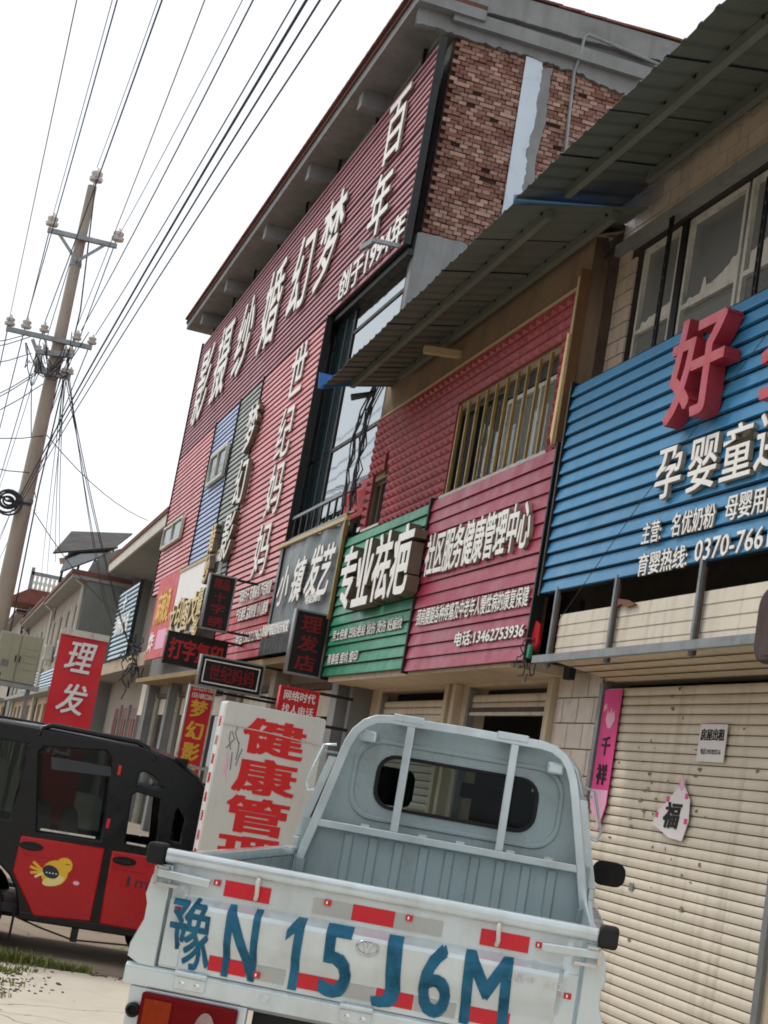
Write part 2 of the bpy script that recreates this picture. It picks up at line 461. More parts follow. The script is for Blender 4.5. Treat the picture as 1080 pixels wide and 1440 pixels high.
# text placed on a board by the photo's pixels: the ray meets the board's own plane
def onm(px, py, M, off=0.):
    Mi = M.inverted()
    o = Mi @ Vector((0, 0, CAMH)); d = Mi.to_3x3() @ ray(px, py)
    t = (off-o.z)/d.z
    return (o.x+d.x*t, o.y+d.y*t)
def ftext(name, s, parent, tl, br, X, mats, depth=.012, bold=.012, off=0., shear=0.):
    P = WM[parent.name]
    xl, yt = onm(tl[0], tl[1], P, off+depth); xr, yb = onm(br[0], br[1], P, off+depth)
    return letters(name, s, parent, xl, yb, off, xr-xl, yt-yb, mats, depth, bold, shear)
def fchar(s, parent, cpx, w, h, mats, depth=.012, bold=.012, off=0., name='letter', shear=0.):
    x, y = onm(cpx[0], cpx[1], WM[parent.name], off+depth)
    return letters(name, s, parent, x-w/2, y-h/2, off, w, h, mats, depth, bold, shear)

def ftext2(name, s, parent, cl, cr, h, mats, depth=.012, bold=.012, off=0.):
    P = WM[parent.name]
    xl, ya = onm(cl[0], cl[1], P, off+depth); xr, yb = onm(cr[0], cr[1], P, off+depth)
    return letters(name, s, parent, xl, (ya+yb)/2-h/2, off, xr-xl, h, mats, depth, bold)

def fwall(name, parent, X, Y0, Y1, z0, z1, holes, t, m, **k):
    # wall facing the street, with openings (Ya, Yb, za, zb)
    me = plate(rect(-Y1, -Y0, z0, z1), [rect(-b, -a, c, d) for a, b, c, d in holes], t)
    return obj(name, me, m, parent, FR(X+t/2, 0, 0), world=True, **k)
def cwall(name, parent, Y, X0, X1, z0, z1, holes, t, m, **k):
    me = plate(rect(X0, X1, z0, z1), [rect(*q) for q in holes], t)
    return obj(name, me, m, parent, FC(0, Y+t/2, 0), world=True, **k)
def wbox(name, parent, x0, x1, y0, y1, z0, z1, m, **k):
    return obj(name, MB().box(x0, x1, y0, y1, z0, z1).mesh(), m, parent, None, world=True, **k)

def slat_mesh(w, p, gap, d0=.012, d1=.034):
    # one lapped slat: width w along x, pitch p, lower edge proud
    pr = [(0., 0.), (d1, 0.), (d1, p*.06), (d0, p*(1-gap)), (0., p*(1-gap))]
    me = MB().ext([(b, a) for a, b in pr], 0, w, 'x').mesh('slat')
    return me
def slat_sign(name, label, Y0, Y1, z0, z1, X, n, m, gap=.12, frame=True, d1=.034, cat='sign', backing=m_dark, group=None, M=None):
    # Y0 far, Y1 near
    wd, h = Y0-Y1, z1-z0
    t = thing(name, label, cat, M if M is not None else FR(X, Y0, z0), group)
    obj('backing_board', MB().box(0, wd, 0, h, -.05, 0).mesh(), backing, t)
    p = h/n
    me = slat_mesh(wd, p, gap, .010, d1)
    for i in range(n):
        q = random.uniform(-.004, .004)
        obj('slat', me, m, t, T(q, i*p, random.uniform(0, .003)) @ Matrix.Rotation(random.uniform(-.0008, .0008), 4, 'Z'))
    if frame:
        obj('edge_trim', MB().box(-.025, 0, -.02, h+.02, -.05, .045).mesh(), m_black, t)
        obj('edge_trim', MB().box(wd, wd+.025, -.02, h+.02, -.05, .045).mesh(), m_black, t)
    return t

# ================================================================== THE SETTING
g = MB()
N = 24
g.add([(-400, -300, 0), (400, -300, 0), (400, 900, 0), (-400, 900, 0)], [(0, 1, 2, 3)])
tag(obj('ground', g.mesh(), m_ground), None, None, kind='structure')
# pale concrete slab in front, with a ragged broken far edge
ed = []
for i in range(60):
    x = -7 + 11.5*i/59
    ed.append((x, 10.62+.06*x*.3+.05*noise.noise((x*2.2, 3.1, 0))+.03*noise.noise((x*9, 1.1, 0))))
pv = [(4.6, -8), (-7, -8)]+ed
me = plate(pv, (), .012)
tag(obj('pavement', me, m_slab, None, T(0, 0, .006)), None, None, kind='structure')

# ================================================================== near shop with beige tiles (right)
Xw, XS = 4.5, 4.2
A = thing('beige_tiled_shop', 'two storey shop clad in beige tiles behind the blue slatted sign', 'building', T(5.5, 7, 0))
hA = [(8.2, 10.87, 4.4, 6.10), (4.2, 7.4, 4.6, 6.1)]
fwall('wall', A, 4.54, 2.0, 11.45, 2.75, 6.75, hA, .2, m_grout)
fwall('ground_wall', A, 4.72, 2.0, 11.60, 0, 2.75, [(7.98, 10.72, -.1, 2.62), (3.5, 7.0, -.1, 2.62)], .2, m_creamw)
wbox('rear_wall', A, 9.0, 9.2, 2.0, 11.4, 0, 6.7, m_greyp)
wbox('side_wall', A, 4.74, 9.0, 11.3, 11.44, 0, 6.7, m_greyp)
wbox('side_wall', A, 4.74, 9.0, 2.0, 2.14, 0, 6.7, m_greyp)
wbox('floor_slab', A, 4.93, 9.0, 2.14, 11.3, 2.85, 3.05, m_soffit)
wbox('roof_slab', A, 4.74, 9.2, 2.0, 11.44, 6.75, 6.9, m_conc)
# tiles, one by one
tl_me = {}
def tile_me(w_, h_):
    k = (round(w_, 2), round(h_, 2))
    if k not in tl_me:
        tl_me[k] = MB().ext([(0.006, 0), (w_-.006, 0), (w_-.006, h_-.011), (.006, h_-.011)], 0, .018, 'z').mesh('tile')
    return tl_me[k]
tw, th = .30, .135
row = 0; ntile = 0
z = 4.95
while z < 6.62:
    x = 11.45 - (0 if row % 2 else tw/2)
    first = True
    Y = 11.45
    while Y > 7.4:
        w_ = tw if not (first and row % 2 == 0) else tw/2
        first = False
        Yn = Y-w_
        blocked = any(Yn < b-.01 and Y > a+.01 and z < d-.01 and z+th > c+.01 for a, b, c, d in hA)
        if not blocked:
            o = obj('wall_tile', tile_me(w_, th), m_tile, A, FR(4.536, Y, z) @ T(0, 0, random.uniform(-.002, .002)), world=True)
        elif Y > 10.87 > Yn and z+th < 6.1:
            obj('wall_tile', tile_me(Y-10.875, th), m_tile, A, FR(4.536, Y, z), world=True)
        Y = Yn
    z += th; row += 1
# tiles on the ground floor pilaster between the two shutters
z = 0.3; row = 0
while z < 2.7:
    Y = 11.58
    for w_ in ((.30, .30, .25) if row % 2 else (.15, .30, .30, .10)):
        obj('wall_tile', tile_me(w_, .2), m_tile, A, FR(4.716, Y, z), world=True); Y -= w_
    z += .2; row += 1
# windows: white aluminium frames, dirty glass, torn film
def window(parent, Ya, Yb, za, zb, X, fr=.05, transom=None, fm=m_alu, gm=None, mull=(), sill=False):
    gm = gm or g_shop
    # Ya far, Yb near
    wd, h = Ya-Yb, zb-za
    M = FR(X, Ya, za)
    holes = []
    xs = [0]+[m_*wd for m_ in mull]+[wd]
    ys = [0]+([transom-za] if transom else [])+[h]
    for i in range(len(xs)-1):
        for j in range(len(ys)-1):
            holes.append(rect(xs[i]+fr*(1 if i == 0 else .5), xs[i+1]-fr*(1 if i == len(xs)-2 else .5), ys[j]+fr*(1 if j == 0 else .5), ys[j+1]-fr*(1 if j == len(ys)-2 else .5)))
    W = obj('window', plate(rect(0, wd, 0, h), holes, .06), fm, parent, M, world=True)
    for hh in holes:
        x0, x1, y0, y1 = hh[0][0], hh[1][0], hh[0][1], hh[2][1]
        obj('pane', MB().box(x0-.01, x1+.01, y0-.01, y1+.01, -.012, -.006).mesh(), gm, W)
    if sill:
        obj('sill', MB().box(-.04, wd+.04, -.05, -.002, -.03, .08).mesh(), m_soffit, W)
    return W
def torn(parent, Ya, Yb, za, X, hfun, m=m_plaster):
    n = 26; wd = Ya-Yb
    pts = [(0, 0), (wd, 0)]+[(wd*(1-i/n), hfun(1-i/n)) for i in range(n+1)]
    obj('torn_film', plate(pts, (), .002), m_greyp if m is None else m, parent, FR(X, Ya, za), world=True)
Xg = 4.60
W1 = window(A, 10.85, 10.20, 4.42, 6.08, Xg, .035, 5.37)
W2 = window(A, 10.07, 9.19, 4.42, 6.08, Xg, .04, 5.37, mull=())
W3 = window(A, 9.15, 8.22, 4.42, 6.08, Xg, .04, 5.37)
W4 = window(A, 7.35, 4.25, 4.62, 6.08, Xg, .055, None, mull=(.33, .66))
torn(A, 10.79, 10.26, 5.40, Xg-.001, lambda t: .04+.07*t+.03*noise.noise((t*9, 1, 0)))
torn(A, 10.00, 9.25, 5.40, Xg-.001, lambda t: .03+.17*t*t+.03*noise.noise((t*11, 5, 0))+(.10 if .30 < t < .36 else 0))
torn(A, 9.09, 8.30, 5.40, Xg-.001, lambda t: .14+.10*t+.03*noise.noise((t*10, 9, 0)))
obj('torn_film', plate(rect(0, .76, 0, .7), (), .002), m_greyp, A, FR(Xg-.001, 10.01, 4.6), world=True)
wbox('window_post', A, 4.56, 4.60, 10.085, 10.185, 4.42, 6.1, m_black)
wbox('lintel_strip', A, 4.46, 4.535, 7.0, 11.4, 6.11, 6.20, m_conc)
# rusty uprights strapped outside the wall
def ladder_post(label, Y, z0, z1, X, wd=.04):
    t = thing('steel_upright', label, 'upright', FR(X, Y, z0))
    h = z1-z0
    obj('strut', MB().box(0, .012, 0, h, 0, .02).mesh(), m_black, t)
    obj('strut', MB().box(wd, wd+.012, 0, h, 0, .02).mesh(), m_black, t)
    k = int(h/.10)
    me = MB().box(.012, wd, 0, .025, .004, .016).mesh()
    for i in range(k): obj('rung', me, m_rust, t, T(0, .05+i*.10, 0))
    return t
ladder_post('rusty laddered steel upright between beige tiles and gold trim', 11.56, 4.5, 6.25, 4.46)
ladder_post('rusty laddered upright in front of the windows over the blue sign', 10.17, 4.75, 6.10, 4.46, .035)
ladder_post('rusty laddered upright by the red giant letter at the right edge', 8.70, 4.75, 5.9, 4.46, .035)

# ---- blue slatted sign
bs = slat_sign('shop_sign', 'large blue slatted shop sign with red and white raised characters', 10.92, 5.4, 3.20, 4.87, XS, 16, m_blue, .16, d1=.032)
fchar('好', bs, (978, 512), .74, .70, [m_redl, m_redls], .11, .022, off=.04, name='red_letter')
fchar('孩', bs, (1122, 462), .74, .70, [m_redl, m_redls], .11, .022, off=.04, name='red_letter')
WL = [m_white, m_wside]
for ch, c in (('孕', (940, 664)), ('婴', (988, 651)), ('童', (1037, 633)), ('连', (1087, 615)), ('锁', (1138, 597))):
    fchar(ch, bs, c, .37, .345, WL, .03, .016, .033, 'white_letter')
for s_, cl, cr, h_ in (('主营:', (903, 752), (930, 744), .15), ('名优奶粉', (944, 741), (1006, 722), .155), ('母婴用品', (1020, 718), (1098, 694), .155),
                       ('育婴热线:', (897, 796), (967, 780), .15), ('0370-7661086', (977, 775), (1132, 742), .135)):
    ftext2('lettering', s_, bs, cl, cr, h_, WL, .012, .018, .033)

# ---- open steel frame and cream fascia under the blue sign
fa = thing('fascia_panel', 'cream slatted fascia boards on steel posts under the blue sign', 'fascia', FR(XS, 10.55, 2.66))
for i in range(4):
    me = slat_mesh(4.9, .085, .03, .003, .016)
    obj('slat', me, m_cream, fa, T(.0, .02+i*.085, -.02) @ Matrix.Rotation(.10, 4, 'X'))
for x in (-.05, 1.0, 2.22, 3.4):
    obj('post', MB().box(x, x+.03, -.05, .56, .012, .04).mesh(), m_steel, fa)
    obj('post_bracket', MB().box(x+.034, x+.05, -.04, .5, .008, .022).mesh(), m_rust, fa)
obj('rail', MB().box(-.16, 5.0, -.02, .035, .056, .10).mesh(), m_steel, fa)
obj('soffit', MB().ext([(.01, .0), (.03, .0), (-.03, -.52), (-.05, -.52)], 0, 5., 'x').mesh(), m_creamw, fa)
for k in (1, 2, 3):
    obj('soffit_seam', MB().box(0, 5., .0-.015*k, .004-.015*k, -.13*k-.01, -.13*k).mesh(), m_grout, fa)
obj('back_board', MB().box(-.3, 5., .3, .56, -.5, -.45).mesh(), m_dark, fa)
tag(obj('torn_cloth', plate([(0, 0), (.1, .03), (.22, .0), (.34, .012), (.2, .05), (.12, .06), (.05, .07)], (), .02), mat('brown_cloth', rgb(120, 84, 70), .9), None, FR(4.19, 9.55, 2.985)), 'crumpled brown scrap caught on the cream fascia top', 'scrap')

# ---- near roller shutter
def shutter(label, Y0, Y1, z0, z1, X, p=.075, m=m_cream, group=None):
    wd = Y0-Y1
    t = thing('roller_shutter', label, 'shutter', FR(X, Y0, z0), group)
    n = int((z1-z0)/p)
    pr = [(0, 0), (.004, .010), (p*.25, .014), (p*.55, .015), (p*.85, .009), (p*.93, 0.003), (p*.93, -.006), (0, -.006)]
    me = MB().ext(pr, 0, wd, 'x').mesh('slat', smooth=50)
    for i in range(n):
        obj('slat', me, m, t, T(0, i*p, random.uniform(-.001, .001)))
    obj('guide_rail', MB().box(-.05, .012, -z0, z1-z0, -.02, .05).mesh(), m_steel, t)
    obj('guide_rail', MB().box(wd-.012, wd+.05, -z0, z1-z0, -.02, .05).mesh(), m_steel, t)
    obj('bottom_bar', MB().box(0.013, wd-.013, -.05, 0, -.015, .03).mesh(), m_alu, t)
    return t
sh = shutter('beige roller shutter with torn posters right of the truck', 10.70, 8.0, .06, 2.60, 4.74, .066)
obj('keyhole_plate', MB().box(0, .06, 0, .05, .014, .022).mesh(), m_steel, sh, T(.86, 1.10, 0))
# scraps of torn glued paper on the shutter
rs = random.Random(5)
for i in range(46):
    u, v = rs.uniform(.25, 2.5), rs.uniform(.9, 2.45)
    if rs.random() < .6: u, v = rs.gauss(1.1, .45), rs.gauss(1.75, .4)
    if not (.1 < u < 2.6 and .3 < v < 2.5): continue
    a, b_ = rs.uniform(.008, .045), rs.uniform(.006, .024)
    pts = [(a*math.cos(t)*rs.uniform(.4, 1), b_*math.sin(t)*rs.uniform(.4, 1)) for t in [k*math.pi/4 for k in range(8)]]
    obj('glue_scrap', plate(pts, (), .002), mat('brown_glue_scrap', rgb(134, 112, 86), .9) if i % 4 else mat('grey_glue_scrap', rgb(150, 140, 124), .9), sh, T(u, v, .0165))
shutter('second beige roller shutter beyond the right edge', 6.95, 3.55, .06, 2.60, 4.74, .066)
# paper couplet, notice and torn poster
cp = thing('paper_couplet', 'tall pink paper couplet with black characters on the shutter edge', 'poster', FR(4.706, onx(851, 970, 4.7)[0], 1.50))
kx = 1.34
sc_ = lambda L: [(x*kx, y*1.03) for x, y in L]
obj('sheet', plate(sc_([(.03, .17), (.06, .13), (.10, .12), (.13, .08), (.16, 0), (.225, .2), (.225, 1.02), (0.0, 1.02), (.0, .24)]), (), .003), m_pinkp, cp)
obj('sheet', plate(sc_([(.032, .172), (.06, .132), (.10, .122), (.13, .082), (.16, .005), (.223, .2), (.222, .30), (.002, .30), (.002, .24)]), (), .003), m_palep, cp, T(0, 0, .003))
obj('flower_print', plate(sc_([(.06, .80), (.10, .74), (.14, .74), (.18, .80), (.165, .87), (.14, .84), (.12, .89), (.10, .84), (.075, .87)]), (), .002), m_palep, cp, T(0, 0, .003))
obj('flower_print', plate(sc_([(.02, .86), (.06, .88), (.05, .92), (.02, .90)]), (), .002), m_palep, cp, T(0, 0, .003))
letters('lettering', '千', cp, .075, .56, .002, .15, .14, m_ink, .003, .03)
letters('lettering', '祥', cp, .07, .345, .005, .17, .15, m_ink, .003, .03)
Yn, zn = onx(985, 1016, 4.7)
nt_ = thing('rent_notice', 'white shop to let notice taped on the shutter', 'notice', FR(4.706, Yn, zn-.25))
obj('sheet', plate(rect(0, .36, 0, .24), (), .003), m_paper, nt_)
letters('lettering', '房屋出租', nt_, .025, .135, .002, .31, .075, m_ink, .002, .03)
letters('lettering', '电话13937025516', nt_, .05, .045, .002, .26, .04, m_ink, .002, 0.)
Yn, zn = onx(915, 1165, 4.7)
tp = thing('torn_poster', 'torn white paper with a black character half peeled from the shutter', 'poster', FR(4.704, Yn, zn))
sc_ = lambda L: [(x*1.9, y*1.0) for x, y in L]
obj('sheet', plate(sc_([(0, .03), (.07, .0), (.14, -.04), (.24, -.05), (.27, .08), (.26, .22), (.21, .30), (.19, .37), (.17, .30), (.10, .20), (.03, .12)]), (), .003), m_paper, tp)
obj('pink_border', plate(sc_([(.17, .30), (.19, .37), (.21, .30), (.19, .27)]), (), .003), m_palep, tp, T(0, 0, .003))
for x, y in ((.02, .08), (.09, .19), (.225, .22), (.24, .06)):
    obj('pink_border', plate(sc_(rect(x, x+.022, y, y+.035)), (), .003), m_pinkp, tp, T(0, 0, .003))
letters('lettering', '福', tp, .16, .02, .003, .25, .17, m_ink, .003, .04, .2)

# ================================================================== tin awnings
def awning(label, Ya, Yb, za, zb, Xe, Xw_, zw, skew=1.0):
    # eave from (Ya, za) far to (Yb, zb) near at Xe; wall line at Xw_, height zw above the eave
    t = thing('tin_awning', label, 'awning', T(Xw_, (Ya+Yb)/2, zw))
    n = max(1, round((Ya-Yb)/.84)); pw = (Ya-Yb)/n
    for i in range(n):
        y1 = Ya-i*pw; y0 = y1-pw-.05
        b = MB(); prof = []
        k = 4; rib = (y1-y0)/k
        for j in range(k):
            yy = y0+j*rib
            prof += [(yy, 0), (yy+rib*.62, 0), (yy+rib*.72, .016), (yy+rib*.90, .016)]
        prof.append((y1, 0))
        drop = .004*(i % 2)
        def P(y, dz, e, top):
            f = (y-Yb)/(Ya-Yb)
            ze = zb+(za-zb)*f + .012*noise.noise((y*1.3, 2, 0))
            return ((Xe + .012*noise.noise((y*2.1, 7, 0))) if e else Xw_, y+(0 if e else skew*f), (ze if e else zw)+dz+drop+(.003 if top else 0))
        m_ = len(prof)
        vs = [P(y, d, e, tp_) for tp_ in (0, 1) for e in (0, 1) for y, d in prof]
        q = lambda tp_, e, j: tp_*2*m_+e*m_+j
        fb = [(q(0, 0, j), q(0, 0, j+1), q(0, 1, j+1), q(0, 1, j)) for j in range(m_-1)]
        ft = [(q(1, 0, j), q(1, 0, j+1), q(1, 1, j+1), q(1, 1, j)) for j in range(m_-1)]
        b.add(vs, fb, 0); b.f += ft; b.m += [1]*len(ft)
        fe = [(q(0, 1, j), q(0, 1, j+1), q(1, 1, j+1), q(1, 1, j)) for j in range(m_-1)]
        b.f += fe; b.m += [0]*len(fe)
        me = bpy.data.meshes.new('sheet'); me.from_pydata(b.v, [], b.f); me.polygons.foreach_set('material_index', b.m)
        obj('tin_sheet', me, [m_tinu, m_tint], t, None, world=True)
    for f in (.30, .78):
        X = Xe+(Xw_-Xe)*f
        pa = (X, Yb+.02, zb+(zw-zb)*f-.045); pb = (X, Ya-.02, za+(zw-za)*f-.045)
        pl = obj('purlin', MB().bar(pa, pb, .05, .075).mesh(), m_tinu, t, None, world=True)
        kk = int((Ya-Yb)/.42)
        for i in range(kk):
            y = Yb+.1+i*.42; g_ = (y-Yb)/(Ya-Yb)
            zz = (zb+(za-zb)*g_)*(1-f)+zw*f-.012
            obj('screw_clip', MB().box(X-.035, X-.027, y, y+.025, zz-.02, zz).mesh(), m_black, pl, None, world=True)
    return t
tin1 = awning('long tin awning over the beige shop at the upper right', 10.45, 1.5, 6.03, 6.20, 3.3, 4.62, 6.66)
def flash(pts, m, t):
    # strip that follows the skewed far end of an awning
    n = len(pts)
    vs = pts+[(x, y+.02, z) for x, y, z in pts]
    obj('blue_flashing', MB().add(vs, [tuple(range(n)), tuple(range(2*n-1, n-1, -1))]+[(i, (i+1) % n, n+(i+1) % n, n+i) for i in range(n)]).mesh(), m, t, None, world=True)
flash([(3.29, 10.46, 5.985), (4.62, 11.46, 6.615), (4.62, 11.46, 6.69), (3.29, 10.46, 6.06)], mat('faded_blue_edge', rgb(104, 142, 170), .6, var=.2), tin1)
tin2 = awning('lower tin awning over the red clad shop', 16.35, 10.56, 5.80, 6.00, 3.3, 4.40, 6.28)
ye, ze = 16.37, 5.80
obj('blue_flashing', MB().ext([(3.26, ze-.02), (3.30, ze-.02), (3.62, ze+.10), (3.60, ze+.16), (3.24, ze+.16)], ye, ye+.02, 'y').mesh(), m_tint, tin2, None, world=True)
# timber and stub ends that stick out below the awnings
tag(obj('timber_stub', MB().bar((4.35, 14.6, 6.02), (3.92, 14.62, 5.98), .09, .07).mesh(), m_wood, None), 'pale timber beam end sticking out under the lower tin awning', 'beam')
lf = thing('lamp_bracket', 'rusty lamp shade and tangled wires under the awning corner', 'lamp', T(4.45, 11.2, 6.15))
obj('shade', MB().add([(-.32, -.12, .0), (-.04, .0, .10), (-.02, -.22, .10), (-.26, -.30, -.02)], [(0, 1, 2, 3)]).add([(-.32, -.12, .012), (-.04, .0, .112), (-.02, -.22, .112), (-.26, -.30, -.008)], [(0, 3, 2, 1)]).mesh(), mat('rusty_sheet', rgb(150, 132, 116), .7, .2, dirtamt=.5, dsc=14), lf)
for i in range(5):
    rr = random.Random(i)
    pts = [(rr.uniform(-.05, .05)-.04, -.15+.05*k+rr.uniform(-.05, .05), .25-.07*k+rr.uniform(-.04, .04)) for k in range(7)]
    obj('wire', MB().tube(pts, .007, 5).mesh(), m_cable, lf)
obj('arm', MB().bar((0, -.05, .12), (-.12, -.1, .08), .03).mesh(), m_rust, lf)

# ================================================================== red clad shop with crimson and green signs
B = thing('red_clad_shop', 'two storey shop clad in pressed red metal behind crimson and green signs', 'building', T(5.5, 14.3, 0))
hB = [(11.48, 14.27, 4.48, 5.34), (16.50, 17.22, 4.46, 5.05)]
fwall('wall', B, 4.30, 11.6, 17.42, 2.75, 6.32, [(11.62, 14.27, 4.48, 5.34), (16.50, 17.22, 4.46, 5.05), (16.58, 16.80, 5.06, 5.31)], .2, m_shaded_wall)
wbox('slit_back', B, 4.52, 4.54, 16.5, 16.9, 5.05, 5.4, m_dark)
wbox('gap_shade_plate', B, 4.44, 4.52, 11.22, 11.255, 4.4, 6.4, m_rust)  # added plate, rust and the gap's shade together in its colour
wbox('gap_shade_plate', B, 4.515, 4.53, 11.26, 11.64, 4.4, 6.5, m_dark)  # added dark plate, painted as the shade inside the gap
fwall('wall_end', B, 4.30, 11.26, 11.6, 4.4, 6.3, [], .2, m_shaded_wall)
fwall('ground_wall', B, 4.74, 11.6, 17.42, 0, 2.75, [(11.72, 13.9, -.1, 2.64), (14.35, 16.9, -.1, 2.64)], .2, m_creamw)
wbox('rear_wall', B, 9.0, 9.2, 11.45, 17.42, 0, 6.3, m_greyp)
wbox('side_wall', B, 4.5, 9.0, 17.28, 17.41, 0, 6.3, m_greyp)
wbox('floor_slab', B, 4.95, 9.0, 11.45, 17.28, 2.85, 3.05, m_soffit)
wbox('soffit', B, 4.22, 4.74, 11.46, 17.42, 2.66, 2.74, m_creamw)
wbox('roof_slab', B, 4.3, 9.2, 11.46, 17.42, 6.33, 6.45, m_conc)
for Y in (11.62, 14.05, 14.28):
    wbox('pilaster', B, 4.66, 4.738, Y, Y+.10, 0, 2.655, m_creamw)
shutter('half raised beige shutter behind the truck cab', 13.88, 11.74, 2.42, 2.62, 4.80, .075)
wbox('doorway_beam', B, 4.76, 4.80, 11.73, 13.89, 2.40, 2.44, m_rust)
shutter('closed beige shutter under the green sign', 16.88, 14.37, .06, 2.60, 4.80, .075)
# pressed cladding, course by course
ch_ = .1
nz_ = 14
z = 4.42
for r_ in range(nz_):
    segs = [(11.28, 17.42)]
    for a, b_, c, d in [(11.58, 14.26, 4.40, 5.34), (16.52, 17.20, 4.40, 5.04), (16.60, 16.78, 5.04, 5.32)]:
        if z+ch_ > c+.02 and z < d-.02:
            ns = []
            for s0, s1 in segs:
                if a > s0: ns.append((s0, min(a, s1)))
                if b_ < s1: ns.append((max(b_, s0), s1))
            segs = [q for q in ns if q[1]-q[0] > .02]
    for s0, s1 in segs:
        b = MB()
        n = max(1, round((s1-s0)/.17)); pw = (s1-s0)/n
        for i in range(n):
            x0, x1 = i*pw, (i+1)*pw
            xm = (x0+x1)/2
            b.add([(x0, .004, 0), (x1, .004, 0), (x1, ch_-.002, 0), (x0, ch_-.002, 0), (xm, ch_*.36, .038)], [(0, 1, 4), (1, 2, 4), (2, 3, 4), (3, 0, 4)])
        n0 = len(b.v)
        b.add([(0, 0, -.02), (s1-s0, 0, -.02), (s1-s0, 0, .004), (0, 0, .004)], [(0, 1, 2, 3)])
        b.add([(0, ch_, -.02), (s1-s0, ch_, -.02), (s1-s0, ch_-.002, 0), (0, ch_-.002, 0)], [(0, 1, 2, 3)])
        b.add([(s1-s0, 0, -.02), (s1-s0, ch_, -.02), (s1-s0, ch_-.002, 0), (s1-s0, .004, 0)], [(0, 1, 2, 3)])
        me = bpy.data.meshes.new('course'); me.from_pydata(b.v, [], b.f)
        obj('cladding_course', me, m_press, B, FR(4.27+random.uniform(-.002, .002), s1, z), world=True)
    z += ch_
obj('cladding_trim', MB().box(4.25, 4.30, 11.26, 17.42, 5.822, 5.84).mesh(), m_wood, B, None, world=True)
window(B, 14.25, 13.0, 4.50, 5.32, 4.36, .03, None, m_black, g_dark, (.4,))
wb = window(B, 12.99, 11.64, 4.50, 5.20, 4.38, .04, None, m_alu, g_film, (.3, .62))
wbox('window_head', B, 4.34, 4.42, 11.64, 12.99, 5.21, 5.33, m_black)
rb = random.Random(3)
for i in range(10):
    Y = 14.12-i*.262
    a = rb.uniform(-.015, .015)
    obj('security_bar', MB().bar((4.262, Y, 4.46), (4.262, Y+a, 5.36), .026, .026).mesh(), m_gold, B, None, world=True)
for zz in (4.455, ):
    obj('window_ledge', MB().box(4.24, 4.34, 11.5, 14.3, zz-.03, zz).mesh(), m_alu, B, None, world=True)
window(B, 17.20, 16.52, 4.48, 5.03, 4.36, .035, None, m_rust, g_dark, (.33, .66))
obj('window_ledge', MB().box(4.24, 4.34, 16.48, 17.24, 4.43, 4.46).mesh(), m_alu, B, None, world=True)
# wooden corner trim
tr = thing('corner_trim', 'pale wooden corner board beside the barred window', 'trim', FR(4.245, 11.34, 4.45))
obj('board', MB().box(0, .075, .02, 1.45, 0, .018).mesh(), m_wood, tr)
obj('broken_strip', plate([(.0, .1), (.055, .0), (.058, .62), (.066, .95), (.03, .97), (.02, .6)], (), .012), mat('raw_pale_wood', rgb(244, 218, 160), .6, var=.1), tr, T(-.03, .0, .03))
obj('edge_board', MB().box(.076, .10, .0, 1.5, -.05, .03).mesh(), mat('brown_wood', rgb(112, 80, 50), .6, var=.2, sc=6), tr)

pk = slat_sign('shop_sign', 'crimson slatted sign with white characters and a phone number', 14.26, 11.05, 2.69, 4.40, XS, 14, m_pink, .07, d1=.026)
ftext('lettering', '社区服务健康管理中心', pk, (604, 752), (741, 770), XS, [m_white, m_wside], .03, .03, .028)
ftext('lettering', '颈肩腰腿各种疼痛及中老年人慢性病的康复保健', pk, (588, 857), (741, 852), XS, [m_white, m_wside], .012, .02, .028)
ftext('lettering', '电话:13462753936', pk, (641, 889), (735, 897), XS, [m_white, m_wside], .012, .03, .028)
gn = slat_sign('shop_sign', 'green slatted sign with thick cream raised characters', 17.55, 14.30, 2.72, 4.39, XS, 14, m_green, .12, d1=.03)
Yl = onx(488, 775, XS-.16)[0]; Yr = onx(572, 840, XS-.16)[0]
ww = (Yl-Yr)/4
zb = onx(572, 835, XS-.16)[1]
for i, ch in enumerate('专业祛疤'):
    letters('raised_letter', ch, gn, 17.55-Yl+i*ww-.02, zb-2.72, .045, ww*.94, .74, [m_white, m_gside], .13, .035)
ftext('lettering', '男士疤痕 凹陷疤痕 烧伤 烫伤 妊娠纹', gn, (469, 887), (564, 884), XS, [m_white, m_wside], .012, .02, .03)
ftext('lettering', '青春痘 痘坑 痘印', gn, (462, 920), (501, 930), XS, [m_white, m_wside], .012, .02, .03)

# ---- clutter in the gap between the crimson and blue signs
ck = thing('gap_clutter', 'red and green packaging and wires stuffed between crimson and blue signs', 'clutter', FR(4.2, 11.02, 2.66))
obj('wrapper', plate([(0, .12), (.05, .05), (.09, .12), (.08, .26), (.03, .29)], (), .03, .004), m_banner, ck, T(-.02, .05, .0) @ Matrix.Rotation(.4, 4, 'Y'))
obj('wrapper', plate([(0, .0), (.05, .0), (.06, .10), (.01, .11)], (), .03, .004), m_green, ck, T(.0, .04, .02))
obj('gap_shade_board', MB().box(-.02, .10, -.06, .55, -.35, -.3).mesh(), m_dark, ck)  # added board, coloured dark as the shade deep between the signs
rr = random.Random(77)
for i in range(9):
    x, y, z_ = rr.uniform(-.03, .08), rr.uniform(-.05, .25), rr.uniform(-.05, .06)
    pts = []
    for k in range(6):
        pts.append((x, y, z_)); x += rr.uniform(-.05, .05); y -= rr.uniform(-.02, .07); z_ += rr.uniform(-.03, .04)
    obj('wire', MB().tube(pts, .006, 4).mesh(), m_cable, ck)
Yw, zw_ = onx(1078, 470, 4.0); Yv, zv = onx(786, 872, 4.12)
tag(obj('overhead_cable', MB().tube([(4.0, Yw, zw_), (4.02, (Yw+Yv)/2, (zw_+zv)/2-.03), (4.12, Yv, zv)], .003, 4).mesh(), m_cable), 'thin dark wire slanting across the face of the blue sign', 'cable')
